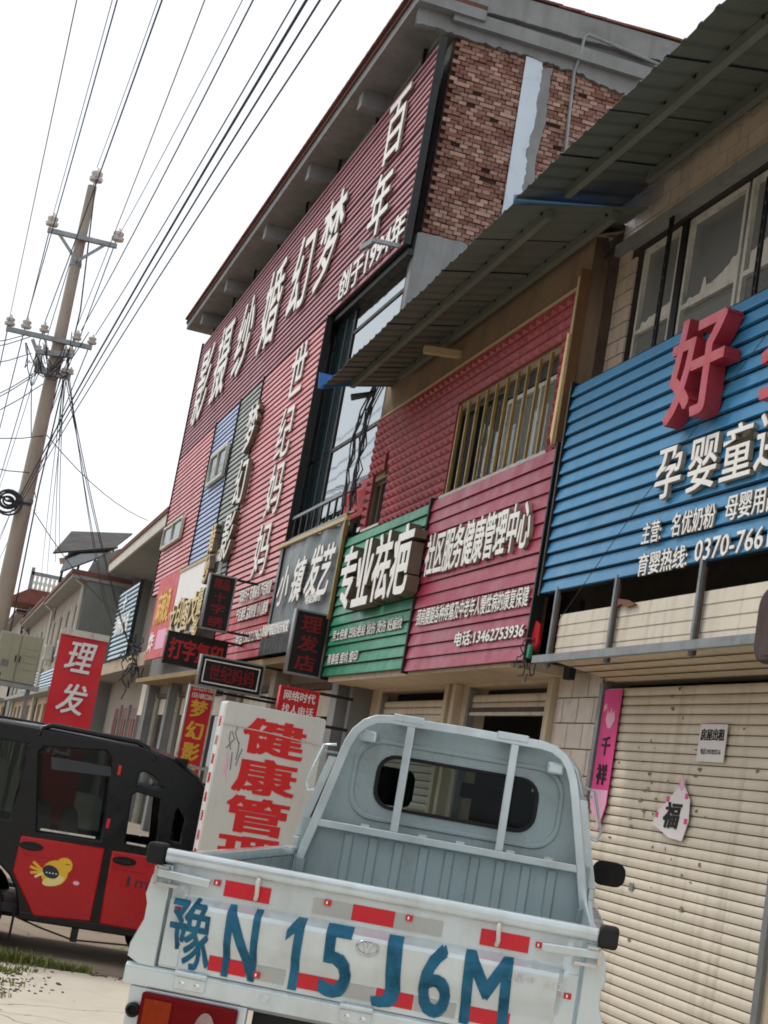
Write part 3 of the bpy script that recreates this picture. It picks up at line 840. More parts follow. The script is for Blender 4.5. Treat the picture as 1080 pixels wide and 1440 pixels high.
# ---- black wires hanging at the far corner of the red clad shop
hb_ = thing('wire_bundle', 'bundle of black wires hanging down the far corner of the red clad shop', 'wires', T(4.12, 17.5, 6.0))
for i in range(12):
    rr = random.Random(100+i)
    y = rr.uniform(-.10, .28); x = rr.uniform(-.06, .08)
    pts = [(x+rr.uniform(-.05, .05), y-.25, .25)]
    for k in range(9):
        pts.append((x+rr.uniform(-.03, .03), y+.10*math.sin(k*.4)+rr.uniform(-.05, .05), -.02-k*.15))
    obj('wire', MB().tube(pts, .009, 4).mesh(), m_cable, hb_)
obj('lamp_shade', MB().add([(-.30, -.3, .02), (-.05, -.5, .08), (.02, -.15, .12), (-.2, .05, .05)], [(0, 1, 2, 3)]).add([(-.30, -.3, .0), (-.05, -.5, .06), (.02, -.15, .10), (-.2, .05, .03)], [(3, 2, 1, 0)]).mesh(), m_black, hb_)

# ---- brown horn loudspeaker hung under the blue sign at the right edge
Yh, zh = onx(1096, 880, 4.12)
hn = thing('loudspeaker', 'dark brown rounded loudspeaker hung under the blue sign at the right edge', 'loudspeaker', FR(4.12, Yh, zh))
obj('case', MB().ext(rrect(-.17, .30, -.21, .21, .12, 6), -.1, .05, 'z').mesh('case', 40), mat('dark_brown_plastic', rgb(58, 34, 28), .5, var=.15), hn, bevel=.02)
obj('grille', MB().ext(rrect(-.10, .25, -.17, .17, .09, 6), .05, .06, 'z').mesh('grille', 40), mat('dark_brown_plastic', rgb(58, 34, 28)), hn)
obj('bracket', MB().bar((.07, .23, 0), (.07, .36, 0), .04).mesh(), m_steel, hn)

# ================================================================== tall brick building with the long maroon sign
PF, PN = Vector((4.0, 34.2)), Vector((4.2, 17.36))
_u = (PN-PF); CL = _u.length; _u.normalize()
CF = Matrix(((_u.x, 0, _u.y, PF.x), (_u.y, 0, -_u.x, PF.y), (0, 1, 0, 0), (0, 0, 0, 1)))   # x far->near, y up, z to the street
C = thing('brick_building', 'tall brick and concrete building carrying the long maroon sign', 'building', T(7, 26, 0))
def cpart(name, mb, m, parent=None, **k):
    p = parent or C
    return obj(name, mb.mesh() if isinstance(mb, MB) else mb, m, p, CF if p is C else WM[p.name].inverted() @ CF, world=(p is C), **k)
Lp = lambda x, y, off=0.: onm(x, y, CF, off)
# masses
cpart('wall', MB().box(-.1, CL-3.95, 3.0, 11.1, -.55, -.30), m_greyp)
cpart('wall', MB().box(CL-3.95, CL-.32, 8.05, 11.1, -.55, -.30), m_greyp)
wbox('side_wall', C, 4.75, 10.5, 17.62, 17.85, 0, 11.05, m_mortar)
wbox('corner_column', C, 4.42, 4.75, 17.66, 17.97, 0, 11.0, m_conc)
wbox('corner_mortar', C, 4.405, 4.75, 17.622, 17.658, 8.26, 11.0, m_mortar)
wbox('rear_wall', C, 10.3, 10.5, 17.85, 34.5, 0, 11.1, m_greyp)
wbox('end_wall', C, 4.3, 10.3, 34.3, 34.5, 0, 11.1, m_greyp)
wbox('floor_slab', C, 4.75, 10.3, 17.85, 34.3, 3.0, 3.15, m_soffit)
wbox('floor_slab', C, 4.75, 10.3, 17.85, 34.3, 7.9, 8.05, m_soffit)
wbox('roof_slab', C, 4.3, 10.6, 17.4, 34.6, 11.12, 11.3, m_conc)
# brick by brick on the wall that faces the camera
bm_ = {k: MB().ext([(0, 0), (k, 0), (k, .047), (0, .047)], 0, .05, 'z').mesh('brick') for k in (.21, .10)}
stuff = MB(); nb = 0
rb = random.Random(2)
z = 8.30; r_ = 0
while z < 11.06:
    x = 4.42+(.0 if r_ % 2 else .06)
    while x < 8.6:
        k = .10 if rb.random() < (.95 if r_ % 4 else .6) else .21
        pr = rb.uniform(-.012, .012)
        dz = rb.uniform(-.003, .003); sk_ = rb.random()
        if sk_ > .015:
            if nb < 300 and x < 6.3 and rb.random() < .8:
                obj('brick', bm_[k], m_brick, C, FC(x, 17.60+pr, z+dz), world=True); nb += 1
            else:
                y0 = 17.60+pr-.05
                stuff.box(x, x+k, y0, y0+.05, z+dz, z+dz+.047)
        x += k+.012
    z += .057; r_ += 1
obj('brickwork', stuff.mesh(), m_brick, C, None, world=True, kind='stuff')
wbox('mortar_bed', C, 4.405, 8.65, 17.59, 17.62, 8.26, 11.06, m_mortar)
# rough concrete bands
def band(name, x0, x1, z0f, z1f, y0, y1, n=60):
    xs = [x0+(x1-x0)*i/n for i in range(n+1)]
    pts = [(x, z0f(x)) for x in xs]+[(x, z1f(x)) for x in reversed(xs)]
    obj(name, plate(pts, (), y1-y0, .0), m_conc, C, FC(0, (y0+y1)/2, 0), world=True)
band('ring_beam', 3.86, 9.3, lambda x: 10.99+.03*noise.noise((x*4, 0, 0))+.03*noise.noise((x*17, 0, 0))+.02*noise.noise((x*41, 0, 0))-.10*max(0, min(1, (x-6.0)*1.5)), lambda x: 11.38+.03*(x-4)+.04*noise.noise((x*5, 4, 0)), 17.50, 17.60, 140)
band('ring_beam', 3.80, 9.3, lambda x: 11.34+.03*(x-4)+.03*noise.noise((x*5, 4, 0)), lambda x: 11.66+.03*(x-4), 17.40, 17.62)
band('ring_beam', 4.34, 8.8, lambda x: 6.3, lambda x: 8.30+.05*noise.noise((x*4, 8, 0))+.03*noise.noise((x*15, 8, 0)), 17.46, 17.60)
# gable roof tiles
me = MB().ext([(0, 0), (.36, .02), (.36, .05), (0, .03)], -.22, .12, 'z').mesh()
for i in range(17):
    x = 3.78+i*.31
    obj('roof_tile', me, m_rtile, C, FC(x, 17.5, 11.68+.03*(x-4)) @ Matrix.Rotation(random.uniform(-.03, .01), 4, 'Z') @ T(0, random.uniform(-.01, .015), 0), world=True)
# eave slab, corbels, edge tiles
cpart('eave', MB().box(-.55, CL+.02, 11.20, 11.34, -.5, .40), m_conc)
cpart('eave_lip', MB().box(-.6, CL+.02, 11.34, 11.40, -.5, .43), mat('dark_roof_edge', rgb(96, 60, 54), .8, var=.2))
me = MB().ext([(0, 0), (.26, .01), (.26, .04), (0, .03)], -.25, .12, 'z').mesh()
for i in range(66):
    obj('roof_tile', me, m_rtile, C, CF @ T(-.5+i*.262, 11.405, .36), world=True)
for px in ((512, 165), (437, 268), (375, 352), (322, 415), (287, 465)):
    x, _ = Lp(px[0], px[1], .2)
    cpart('corbel', MB().box(x-.11, x+.11, 10.95, 11.20, -.29, .30), m_conc)
for i in range(8):
    cpart('sign_stay', MB().box(.6+i*2.15, .66+i*2.15, 10.7, 11.20, -.10, -.06), m_black)
# white painted strip, torn piece, pipe
ws = [(5.56, 10.98), (5.58, 8.5), (5.36, 8.3), (5.36, 9.2), (5.38, 10.0), (5.40, 10.98)]
x0, z0 = ony(735, 265, 17.53); 
pts = []
rr = random.Random(9)
for i in range(90):
    zz = 11.0-i*.033
    pts.append((5.60+.035*noise.noise((0, zz*2.2, 4))+.02*noise.noise((0, zz*9, 1))+.008*rr.uniform(-1, 1), zz))
obj('painted_strip', plate([(5.40, 8.0), (5.36, 11.0)]+pts, (), .012), mat('pale_blue_white_paint', rgb(196, 208, 220), .7, var=.06, dirtamt=.15), C, FC(0, 17.525, 0), world=True)
obj('cement_patch', plate([(5.58, 8.0), (5.58, 10.9)]+[(5.74+.05*noise.noise((0, z_*1.6, 9))+.025*noise.noise((0, z_*8, 3)), z_) for z_ in [10.95-.035*k for k in range(84)]], (), .012), m_conc, C, FC(0, 17.53, 0), world=True)
obj('peeling_sheet', plate([(5.60, 10.86), (5.68, 11.02), (5.80, 11.0), (5.93, 10.78), (5.90, 10.62), (5.74, 10.74)], (), .008), mat('pale_blue_white_paint', rgb(196, 208, 220)), C, FC(0, 17.50, 0) @ Matrix.Rotation(.05, 4, 'Y'), world=True)
xa, za = ony(822, 48, 17.42); xb, zb2 = ony(806, 190, 17.42)
obj('conduit', MB().tube([(7.3, 17.40, za-.12), (xa+.05, 17.40, za), (xa, 17.40, za-.05), (xa-.01, 17.42, za-.3), (xa-.03, 17.5, za-.5), (xb, 17.52, zb2-.8)], .022, 6).mesh(), m_steel, C, None, world=True)
# recessed glazing beside the red strip
gx0 = CL-3.9
cpart('glazing_back', MB().box(gx0, CL-.3, 3.1, 8.0, -.20, -.18), g_mirror)
cpart('glazing_pale_back', MB().box(gx0, CL-.3, 3.1, 8.0, -.32, -.30), mat('sky_pale_backing', rgb(176, 190, 188), .8, var=.1, sc=.6))  # pale sheet behind the glass, painted to look like reflected sky
cpart('dark_glass', MB().box(gx0, gx0+1.15, 3.1, 8.0, -.175, -.165), mat('dark_teal_glass', rgb(30, 44, 48), .08, var=.2, sc=1., spec=.5, bump=0))
for x in (gx0+.25, gx0+.7, gx0+1.15, CL-.36):
    cpart('mullion', MB().box(x, x+.06, 3.1, 8.0, -.178, -.16), m_black)
for y in (5.9, 7.6):
    cpart('transom', MB().box(gx0, CL-.3, y, y+.05, -.178, -.165), m_black)
cpart('side_glass', MB().box(gx0-.03, gx0-.015, 3.1, 8.0, -.21, -.02), mat('dark_teal_glass', rgb(30, 44, 48), .08, var=.2, sc=1., spec=.9, bump=0))
for q in (-.18, -.05):
    cpart('side_mullion', MB().box(gx0-.014, gx0+.012, 3.1, 8.0, q, q+.035), m_black)
cpart('sign_soffit', MB().box(gx0-.2, CL-.1, 7.98, 8.06, -.30, -.06), m_black)
cpart('steel_post', MB().box(CL-.30, CL-.22, 3.1, 8.0, -.25, -.17), m_steel)
# ground floor
gw = [(.4, 2.7), (3.3, 5.3), (5.7, 8.8), (9.4, 12.2), (12.9, 15.6)]
cpart('ground_wall', plate(rect(-.1, CL-.3, 0, 3.0), [rect(a, b_, -.1, 2.75) for a, b_ in gw], .2), m_dplaster).matrix_basis = CF @ T(0, 0, -.62)
for a, b_ in gw:
    for x in (a-.06, b_):
        cpart('door_jamb', MB().box(x, x+.06, 0, 2.78, -.54, -.46), m_alu)
    cpart('door_head', MB().box(a, b_, 2.70, 2.78, -.53, -.47), m_rust)
    cpart('door_glass', MB().box(a, b_-(b_-a)*.4, 0, 2.70, -.60, -.585), g_car)
    cpart('door_shutter', MB().box(a+.06, b_, 2.35, 2.69, -.58, -.55), m_cream)
for x in (-.05, 2.9, 5.2, 8.95, 12.4):
    cpart('pilaster', MB().box(x, x+.32, 0, 3.0, -.52, -.30), m_conc if x < 4 else m_dplaster)
cpart('shop_soffit', MB().box(0, CL-.2, 2.96, 3.05, -.52, .0), mat('ochre_soffit', rgb(150, 128, 92), .85, var=.2, sc=1.5))

# ---- the long maroon sign
mz0, mz1 = 8.08, 10.80
ms = slat_sign('long_sign', 'long maroon slatted sign under the eave with large white characters', CL, 0, 0, mz1-mz0, 0, 27, m_maroon, .34, d1=.022, M=CF @ T(0, mz0, 0))
for ch, c, w_, h_ in (('百', (556, 178), .95, .92), ('年', (534, 285), .95, .95), ('梦', (464, 337), 1.35, 1.45), ('幻', (423.5, 382), 1.35, 1.40), ('婚', (382, 431), 1.45, 1.55),
                      ('纱', (343, 474), 1.45, 1.55), ('摄', (312, 507), 1.5, 1.65), ('影', (285, 541), 1.5, 1.7)):
    fchar(ch, ms, c, w_, h_, [m_white, m_wside], .03, .016, .04, 'white_letter')
ftext('lettering', '创于1994年', ms, (480, 385), (566, 335), 0, [m_white, m_wside], .02, .03, .04)
rl = thing('sign_lamp', 'grey spotlight arm below the corner of the maroon sign', 'lamp', CF @ T(CL-.1, 8.05, .05))
obj('arm', MB().bar((0, 0, 0), (-.05, .0, .35), .05).mesh(), m_steel, rl)
obj('head', MB().bar((-.05, .0, .32), (-.5, .02, .36), .07, .05).mesh(), m_steel, rl)

# ---- vertical strips on the front
def cstrip(name, label, xa, xb, y0, y1, n, m, gap=.26, **k):
    return slat_sign(name, label, xb-xa, 0, 0, y1-y0, 0, n, m, gap, d1=.022, M=CF @ T(xa, y0, 0), **k)
xr1 = Lp(420, 680)[0]
xr0 = Lp(322, 800)[0]
rs_ = cstrip('vertical_sign', 'tall red slatted strip, sky sheen in its colour, with four white characters', xr0, xr1, 3.95, 8.06, 41, m_red, .28)
rd_ = cstrip('vertical_sign', 'deep red slatted panel with phone number under the tall red strip', xr0, xr1, 3.10, 3.94, 7, m_redd, .12)
for ch, c in (('世', (419, 519)), ('纪', (400, 607)), ('妈', (386, 687)), ('妈', (368, 772))):
    fchar(ch, rs_, c, .98, .84, [m_white, m_wside], .02, .012, .035, 'white_letter')
ftext2('lettering', '家政月子 无痛催乳 产后恢复', rs_, (337, 841), (382, 822), .22, [m_white, m_wside], .012, .03, .046)
ftext2('lettering', '产后通乳 盆底修复 小儿推拿', rd_, (332, 867), (377, 851), .22, [m_white, m_wside], .012, .03, .046)
ftext2('lettering', '电话:15627279631', rd_, (332, 899), (369, 890), .20, [m_white, m_wside], .012, .03, .046)
xg0 = Lp(340, 570)[0]
gs_ = cstrip('vertical_sign', 'grey slatted strip with cream raised characters', xg0, xr0-.02, 3.9, 8.06, 42, m_gslat, .32)
for ch, c in (('梦', (353, 600)), ('幻', (338, 676)), ('影', (319, 754))):
    fchar(ch, gs_, c, .85, .82, [m_white, m_gside], .08, .018, .045, 'raised_letter')
xb0 = Lp(288, 690)[0]
bl_ = cstrip('vertical_sign', 'pale blue slatted strip with a small window', xb0, xg0-.02, 5.1, 8.06, 30, m_bslat, .32)
wm = obj('window', plate(rect(0, 1.7, 0, .62), [rect(.06, .82, .06, .56), rect(.88, 1.64, .06, .56)], .06), m_alu, bl_, T(.55, 1.55, .07))
obj('pane', MB().box(.05, 1.65, .05, .57, -.01, .0).mesh(), g_dark, wm)
obj('window_back', MB().box(0, 1.7, 0, .62, -.03, -.028).mesh(), m_dark, wm)
rr_ = cstrip('vertical_sign', 'pinkish red slatted strip at the far end of the brick building', .0, xb0-.02, 4.9, 8.06, 31, m_red, .30)
xw_, yw_ = onm(236, 775, WM[rr_.name])
wm = obj('window', plate(rect(0, 2.6, 0, .5), [rect(.06, 1.27, .06, .44), rect(1.33, 2.54, .06, .44)], .06), m_alu, rr_, T(.3, 1.0, .07))
obj('pane', MB().box(.05, 2.55, .05, .45, -.01, .0).mesh(), g_dark, wm)
obj('window_back', MB().box(0, 2.6, 0, .5, -.03, -.028).mesh(), m_dark, wm)
# white fascia with cream-gold raised characters
xa, ya = Lp(239, 888, .06); xb, yb = Lp(292, 800, .06)
wf = thing('shop_sign', 'white shop board with crowded cream raised characters', 'sign', CF @ T(xa, 3.75, .02))
wl = xb-xa+1.2
obj('board', MB().box(0, wl, 0, 1.30, 0, .06).mesh(), m_white, wf)
obj('border', MB().box(-.02, wl+.02, 1.301, 1.36, 0, .08).mesh(), m_wood, wf)
for i, ch in enumerate('文印图文制作'):
    letters('raised_letter', ch, wf, .15+i*.80, .02+(.10 if i % 2 else .0), .061, .72, .58, [m_cgold, m_gside], .07, .03)
obj('vent_plate', MB().box(3.9, 4.25, .95, 1.15, .061, .07).mesh(), m_dark, wf)
# far red board with yellow print
xa, ya = Lp(204, 929, .05); xb, yb = Lp(231, 924, .05)
rbd = thing('shop_sign', 'red food shop board with yellow characters at the far end', 'sign', CF @ T(xa+.02, ya, .02))
wl = xb-xa
obj('board', MB().box(0, wl, 0, 1.75, 0, .05).mesh(), m_banner, rbd)
letters('lettering', '麻辣烫', rbd, .4, .72, .052, wl-.9, .72, m_yel, .012, .03)
letters('lettering', '炸', rbd, .2, .16, .052, .7, .42, m_white, .012, .03)
obj('photo_panel', MB().box(1.2, wl-.3, .18, .58, .051, .056).mesh(), m_palep, rbd)
# projecting column of cream characters, seen nearly edge on
pc = thing('projecting_sign', 'narrow projecting rack of cream characters beside the white board', 'sign', CF @ T(Lp(296, 850)[0], 3.35, .04))
obj('frame', MB().box(0, .06, 0, 2.3, 0, .05).mesh(), m_steel, pc)
for i, ch in enumerate('婚纱摄影'):
    letters('raised_letter', ch, pc, -.22, 1.72-i*.56, .06, .5, .5, [m_cgold, m_gside], .10, .03)
# balcony railing and slate banner
xa, ya = Lp(405, 765); xb, yb = Lp(490, 730)
rg = thing('balcony_railing', 'dark steel balcony railing above the slate grey banner', 'railing', CF @ T(gx0, 4.70, -.02))
rw = CL-gx0-.2
obj('top_rail', MB().box(0, rw, .33, .37, -.02, .02).mesh(), m_steel, rg)
obj('bottom_rail', MB().box(0, rw, .02, .05, -.015, .015).mesh(), m_steel, rg)
for i in range(10):
    obj('baluster', MB().box(.05+i*rw/10, .09+i*rw/10, .05, .33, -.012, .012).mesh(), m_black, rg)
obj('red_panel', MB().box(rw-1.0, rw, .0, .46, -.10, -.08).mesh(), m_banner, rg)
gb = thing('shop_banner', 'slate grey vinyl banner with white brush characters on a wooden batten', 'banner', CF @ T(gx0+.05, 3.10, .0))
gwid = CL-gx0-.35
b = MB(); nx, ny = 60, 12
vs = []
for j in range(ny+1):
    for i in range(nx+1):
        x = gwid*i/nx; y = 1.52*j/ny
        vs.append((x, y, .03+.045*noise.noise((x*2.2+y*.5, y*.5, 1))+.02*math.sin(x*7+y*1.3)*(j/ny)))
fs = [(j*(nx+1)+i, j*(nx+1)+i+1, (j+1)*(nx+1)+i+1, (j+1)*(nx+1)+i) for j in range(ny) for i in range(nx)]
b.add(vs, fs)
me = b.mesh('vinyl', smooth=80); obj('vinyl', me, m_gbanner, gb)
obj('backing', MB().box(0, gwid, 0, 1.5, -.1, -.05).mesh(), m_dark, gb)
obj('black_hem', MB().box(0, gwid, -.02, .22, .06, .075).mesh(), m_black, gb)
obj('batten', MB().bar((-.05, 1.55, .05), (gwid+.1, 1.53, .05), .05, .05).mesh(), m_wood, gb)
obj('side_batten', MB().bar((gwid+.04, .3, .05), (gwid+.04, 1.6, .05), .05, .05).mesh(), m_gold, gb)
for ch, c, w_, h_ in (('小', (398, 824), .6, .55), ('镇', (419, 815), .66, .6), ('发', (441, 803), .72, .66), ('艺', (459, 800), .60, .64)):
    fchar(ch, gb, c, w_, h_, [m_white, m_wside], .012, .03, .082, 'brush_letter', .25)
letters('lettering', '烫染护理造型设计美发', gb, .05, .24, .08, 1.6, .17, m_white, .01, .03)
letters('lettering', '电话预约', gb, 2.35, .55, .08, .75, .14, m_white, .01, .03)

# ---- boards that hang out over the pavement, facing the camera
def hang(name, label, tl, tr, bl, Y, th, rows, lm, frame=m_steel, inner=None, arm_x=None, pm=m_led):
    xl, zt = ony(tl[0], tl[1], Y); xr, _ = ony(tr[0], tr[1], Y); _, zb = ony(bl[0], bl[1], Y)
    wd, h = xr-xl, zt-zb
    t = thing(name, label, 'sign', FC(xl, Y, zb))
    obj('panel', MB().box(.012, wd-.012, .012, h-.012, -th, 0).mesh(), pm, t)
    obj('frame', plate(rect(0, wd, 0, h), [rect(.022, wd-.022, .022, h-.022)], th+.03), frame, t, T(0, 0, -th/2+.005))
    if inner:
        obj('inner_line', plate(rect(.06, wd-.06, .06, h-.06), [rect(.075, wd-.075, .075, h-.075)], .006), m_white, t, T(0, 0, .004))
    for (s, x0, y0, x1, y1, bd) in rows:
        letters('lettering', s, t, x0*wd, y0*h, .002, (x1-x0)*wd, (y1-y0)*h, lm, .004, bd)
    # bracket arm back to the facade
    obj('bracket', MB().bar((wd, h*.97, -th/2), (4.45-xl, h*.97, -th/2), .035).mesh(), m_black, t)
    obj('bracket', MB().bar((wd, h*.03, -th/2), (4.45-xl, h*.03, -th/2), .035).mesh(), m_black, t)
    return t
hang('hanging_sign', 'dark vertical barber shop board with red characters beside the green sign', (417, 855), (466, 864), (402, 946), 17.7, .10, [('理', .22, .68, .80, .92, .03), ('发', .22, .38, .80, .62, .03), ('店', .22, .08, .80, .32, .03)], m_ledr)
hang('hanging_sign', 'dark vertical embroidery board above the copy shop board', (296, 805), (334, 812), (286, 884), 22.2, .12, [('精品', .22, .74, .80, .93, .02), ('十', .3, .52, .72, .68, .02), ('字', .25, .30, .76, .47, .02), ('绣', .22, .06, .78, .25, .02)], m_ledr)
hang('hanging_sign', 'black copy shop board with bright red characters', (237, 886), (322, 901), (230, 932), 22.8, .10, [('打字复印', .06, .18, .94, .82, .04)], m_ledb, frame=m_black)
hang('hanging_sign', 'dark board with double white border and dull red characters', (284, 919), (373, 940), (268, 962), 20.6, .14, [('世纪妈妈', .16, .24, .86, .74, .02)], m_ledr, inner=True)
hang('hanging_sign', 'red board about finding people by phone beside the light box', (395, 963), (450, 974), (388, 1010), 17.0, .06, [('网络时代', .12, .60, .92, .90, .02), ('找人电话', .12, .18, .92, .48, .02)], m_white, frame=m_banner, pm=m_banner)
hang('hanging_sign', 'tall red photo studio board with yellow characters', (267, 962), (304, 970), (243, 1100), 21.2, .06, [('梦', .18, .68, .82, .86, .04), ('幻', .18, .46, .82, .64, .04), ('影', .18, .24, .82, .42, .04), ('楼', .18, .03, .82, .21, .04)], m_yel, frame=m_alu, pm=m_banner)
o = [q for q in bpy.data.objects if q.get('label', '').startswith('tall red photo')][0]
letters('lettering', '13102411864', o, .06, 1.28, .002, .32, .07, m_white, .004, .02)
letters('lettering', '15518822862', o, .06, 1.18, .002, .32, .07, m_white, .004, .02)

# ================================================================== far houses on the right of the street
D = thing('overhang_house', 'two storey house with a deep white overhang past the brick building', 'building', T(6.5, 42, 0))
wbox('upper_wall', D, 5.6, 5.8, 34.7, 48.8, 3.7, 6.8, m_dplaster)
for Y in (37.0, 40.5, 44.0):
    window(D, Y+1.5, Y, 4.6, 6.2, 5.57, .07, None, m_alu, g_dark, (.5,))
wbox('eave', D, 4.2, 6.6, 34.65, 48.6, 6.80, 6.98, m_soffit)
wbox('eave_edge', D, 4.14, 4.2, 34.65, 48.6, 6.76, 7.06, m_plaster)
wbox('eave_drip', D, 4.10, 4.16, 34.65, 48.6, 7.062, 7.12, m_rtile)
me = MB().ext([(0, 0), (.38, .02), (.38, .08), (0, .05)], -.9, .1, 'z').mesh()
for i in range(38):
    obj('roof_tile', me, m_rtile, D, FR(4.2, 48.6-i*.36, 7.12) @ Matrix.Rotation(-.35, 4, 'X'), world=True)
wbox('roof_slab', D, 5.0, 10, 34.7, 48.6, 7.1, 7.3, m_rtile)
wbox('balcony_slab', D, 4.2, 5.8, 34.7, 48.6, 3.42, 3.66, m_soffit)
wbox('balcony_edge', D, 4.16, 4.2, 34.7, 48.6, 3.40, 3.72, mat('flaking_paint', rgb(176, 158, 138), .9, var=.3, sc=3))
fwall('ground_wall', D, 5.0, 34.7, 48.6, 0, 3.42, [(35.4, 37.6, -.1, 2.9)], .2, m_dplaster)
for Y in (38.6, 40.6, 42.6, 44.6):
    dd = wbox('door', D, 4.95, 5.0, Y, Y+1.3, 0, 2.6, m_reddoor)
    for q in (.16, .70):
        wbox('door_panel', D, 4.92, 4.95, Y+q, Y+q+.42, .3, 2.3, m_reddoor)
    wbox('door_frame', D, 4.93, 4.999, Y-.16, Y-.002, 0, 2.7, m_soffit)
wbox('shutter_box', D, 4.6, 4.7, 35.3, 37.7, 2.35, 3.2, m_cream)
wbox('side_wall', D, 5.0, 10, 48.62, 48.8, 0, 7.0, m_greyp)
wbox('floor_slab', D, 5.8, 10, 34.7, 48.6, 3.4, 3.6, m_soffit)
wbox('rear_wall', D, 9.9, 10.1, 34.7, 48.6, 0, 7.0, m_greyp)
bw = slat_sign('shop_sign', 'pale blue and white slatted sign on the overhang house', 42.7, 38.35, 3.77, 5.66, 4.15, 15, m_wslat, .26, d1=.05)
letters('lettering', '十', bw, 1.5, 1.25, .05, .8, .45, m_white, .02, .05)
letters('lettering', '诊所电话', bw, .7, .62, .05, 2.9, .5, m_white, .02, .04)
ac = thing('air_conditioner', 'white air conditioner box beside the blue and white sign', 'air conditioner', FR(4.7, 37.0, 4.9))
obj('case', MB().box(0, .85, 0, .6, -.3, 0).mesh(), m_plaster, ac, bevel=.02)
obj('fan_grille', MB().lathe([(.02, 0), (.24, 0), (.24, .012), (.02, .012)], 24, T(.32, .3, .0)).mesh(), m_black, ac)
obj('bracket', MB().box(.05, .8, -.06, -.001, -.5, 0).mesh(), m_rust, ac)
# shop junk and tangled wires at the party wall
jt = thing('wire_tangle', 'tangle of black wires hanging at the corner of the overhang house', 'wires', T(4.1, 36.2, 3.6))
rr = random.Random(4)
for i in range(16):
    x, y, z = 0, rr.uniform(-.8, .8), rr.uniform(-.2, .3)
    pts = []
    for k in range(8):
        pts.append((x, y, z)); x += rr.uniform(-.12, .12); y += rr.uniform(-.3, .3); z += rr.uniform(-.28, .16)
    obj('wire', MB().tube(pts, .016, 4).mesh(), m_cable, jt)

def row_house(label, Y0, Y1, X, h, wallm, eave_x, eave_z, nwin, fl2, z1=3.4):
    t = thing('row_house', label, 'building', T(X+3, (Y0+Y1)/2, 0))
    n = nwin; step = (Y1-Y0)/n
    holes = []
    for i in range(n):
        a = Y0+i*step+step*.18
        holes.append((a, a+step*.64, fl2, fl2+1.7))
    fwall('wall', t, X, Y0, Y1, z1, h, holes, .2, wallm)
    for a, b_, c, d in holes:
        window(t, b_, a, c, d, X+.1, .09, c+1.1, m_plaster, g_dark, (.5,))
        wbox('window_surround', t, X-.06, X, a-.14, a-.001, c-.1, d+.1, m_plaster)
        wbox('window_surround', t, X-.06, X, b_+.001, b_+.14, c-.1, d+.1, m_plaster)
    fwall('ground_wall', t, X+.02, Y0, Y1, 0, z1, [(Y0+i*step+.3, Y0+i*step+step*.7, -.1, 2.6) for i in range(n)], .2, m_creamw)
    cwall('side_wall', t, Y0, X, X+5, 0, h, [], .2, m_greyp)
    wbox('rear_wall', t, X+4.9, X+5.1, Y0+.2, Y1, 0, h, m_greyp)
    wbox('end_wall', t, X+.2, X+4.9, Y1-.2, Y1, 0, h, m_greyp)
    wbox('ceiling', t, X+.2, X+4.9, Y0+.2, Y1-.2, z1-.1, z1, m_soffit)
    wbox('eave', t, eave_x, X+5.2, Y0-.2, Y1, eave_z, eave_z+.12, m_soffit)
    wbox('eave_lip', t, eave_x-.05, X+5.2, Y0-.25, Y1, eave_z+.122, eave_z+.26, m_rtile)
    wbox('canopy', t, X-.5, X, Y0, Y1, z1-.15, z1, m_soffit)
    return t
E1 = row_house('grey rendered row house with white trimmed windows', 49.0, 62.0, 3.62, 6.75, m_dplaster, 3.12, 6.45, 4, 4.1, 3.0)
gp = [ony(x, y, 48.9) for x, y in ((121, 808), (131, 790), (165, 773), (210, 762))]
gx1 = gp[3][0]
obj('end_render', plate([(3.62, 0), (gx1+2.5, 0), (gx1+2.5, gp[3][1])]+gp[::-1]+[(3.62, gp[0][1])], (), .12), m_greyp, E1, FC(0, 48.92, 0), world=True)
E2 = row_house('second row house down the street with dark windows', 62.2, 80.0, 3.6, 6.75, m_dplaster, 3.10, 6.6, 5, 4.1, 3.0)
E3 = row_house('farthest pale row house behind the cabinet', 84.0, 125.0, 3.3, 7.6, m_dplaster, 2.9, 7.5, 8, 4.4, 3.0)
# sheet metal lean-to roofs above the grey house
def sheet_roof(label, pts_px, Ys, m, th=.06):
    t = thing('sheet_roof', label, 'roof', T(5, Ys[0], 8))
    P = []
    for (px, py), Y in zip(pts_px, Ys):
        x, z = ony(px, py, Y); P.append((x, Y, z))
    b = MB(); n = len(P)
    b.add(P+[(x, y, z+th) for x, y, z in P], [tuple(range(n)), tuple(range(2*n-1, n-1, -1))]+[(i, (i+1) % n, n+(i+1) % n, n+i) for i in range(n)])
    obj('metal_sheet', b.mesh(), m, t, None, world=True)
    return t, P
m_dkroof = mat('dark_sheet_roof', rgb(52, 46, 44), .8, .0, var=.2, sc=.6)
s1, P1 = sheet_roof('dark sheet metal roof on posts over the far house', [(74, 779), (100, 749), (186, 752), (160, 772)], [53, 58, 58, 53], m_dkroof)
obj('beam', MB().bar(Vector(P1[0])+Vector((.3, .4, -.15)), Vector(P1[3])+Vector((0, .4, -.15)), .14, .2).mesh(), m_wood, s1, None, world=True)
for f in (.25, .5, .75):
    p = Vector(P1[0]).lerp(Vector(P1[3]), f)
    obj('post', MB().bar((p.x, p.y+.5, p.z-.05), (p.x-.05, p.y+.5, p.z-1.0), .08).mesh(), m_black, s1, None, world=True)
s2, P2 = sheet_roof('blue edged sheet metal lean-to roof beside the grey render', [(84, 806), (98, 774), (166, 771), (130, 789)], [50, 56, 56, 50], mat('grey_blue_sheet', rgb(58, 66, 72), .7, .0, var=.15))
for Y in (51.5, 53.5, 55.5):
    obj('post', MB().box(4.4, 4.46, Y, Y+.06, 6.6, 7.9).mesh(), m_black, s2, None, world=True)
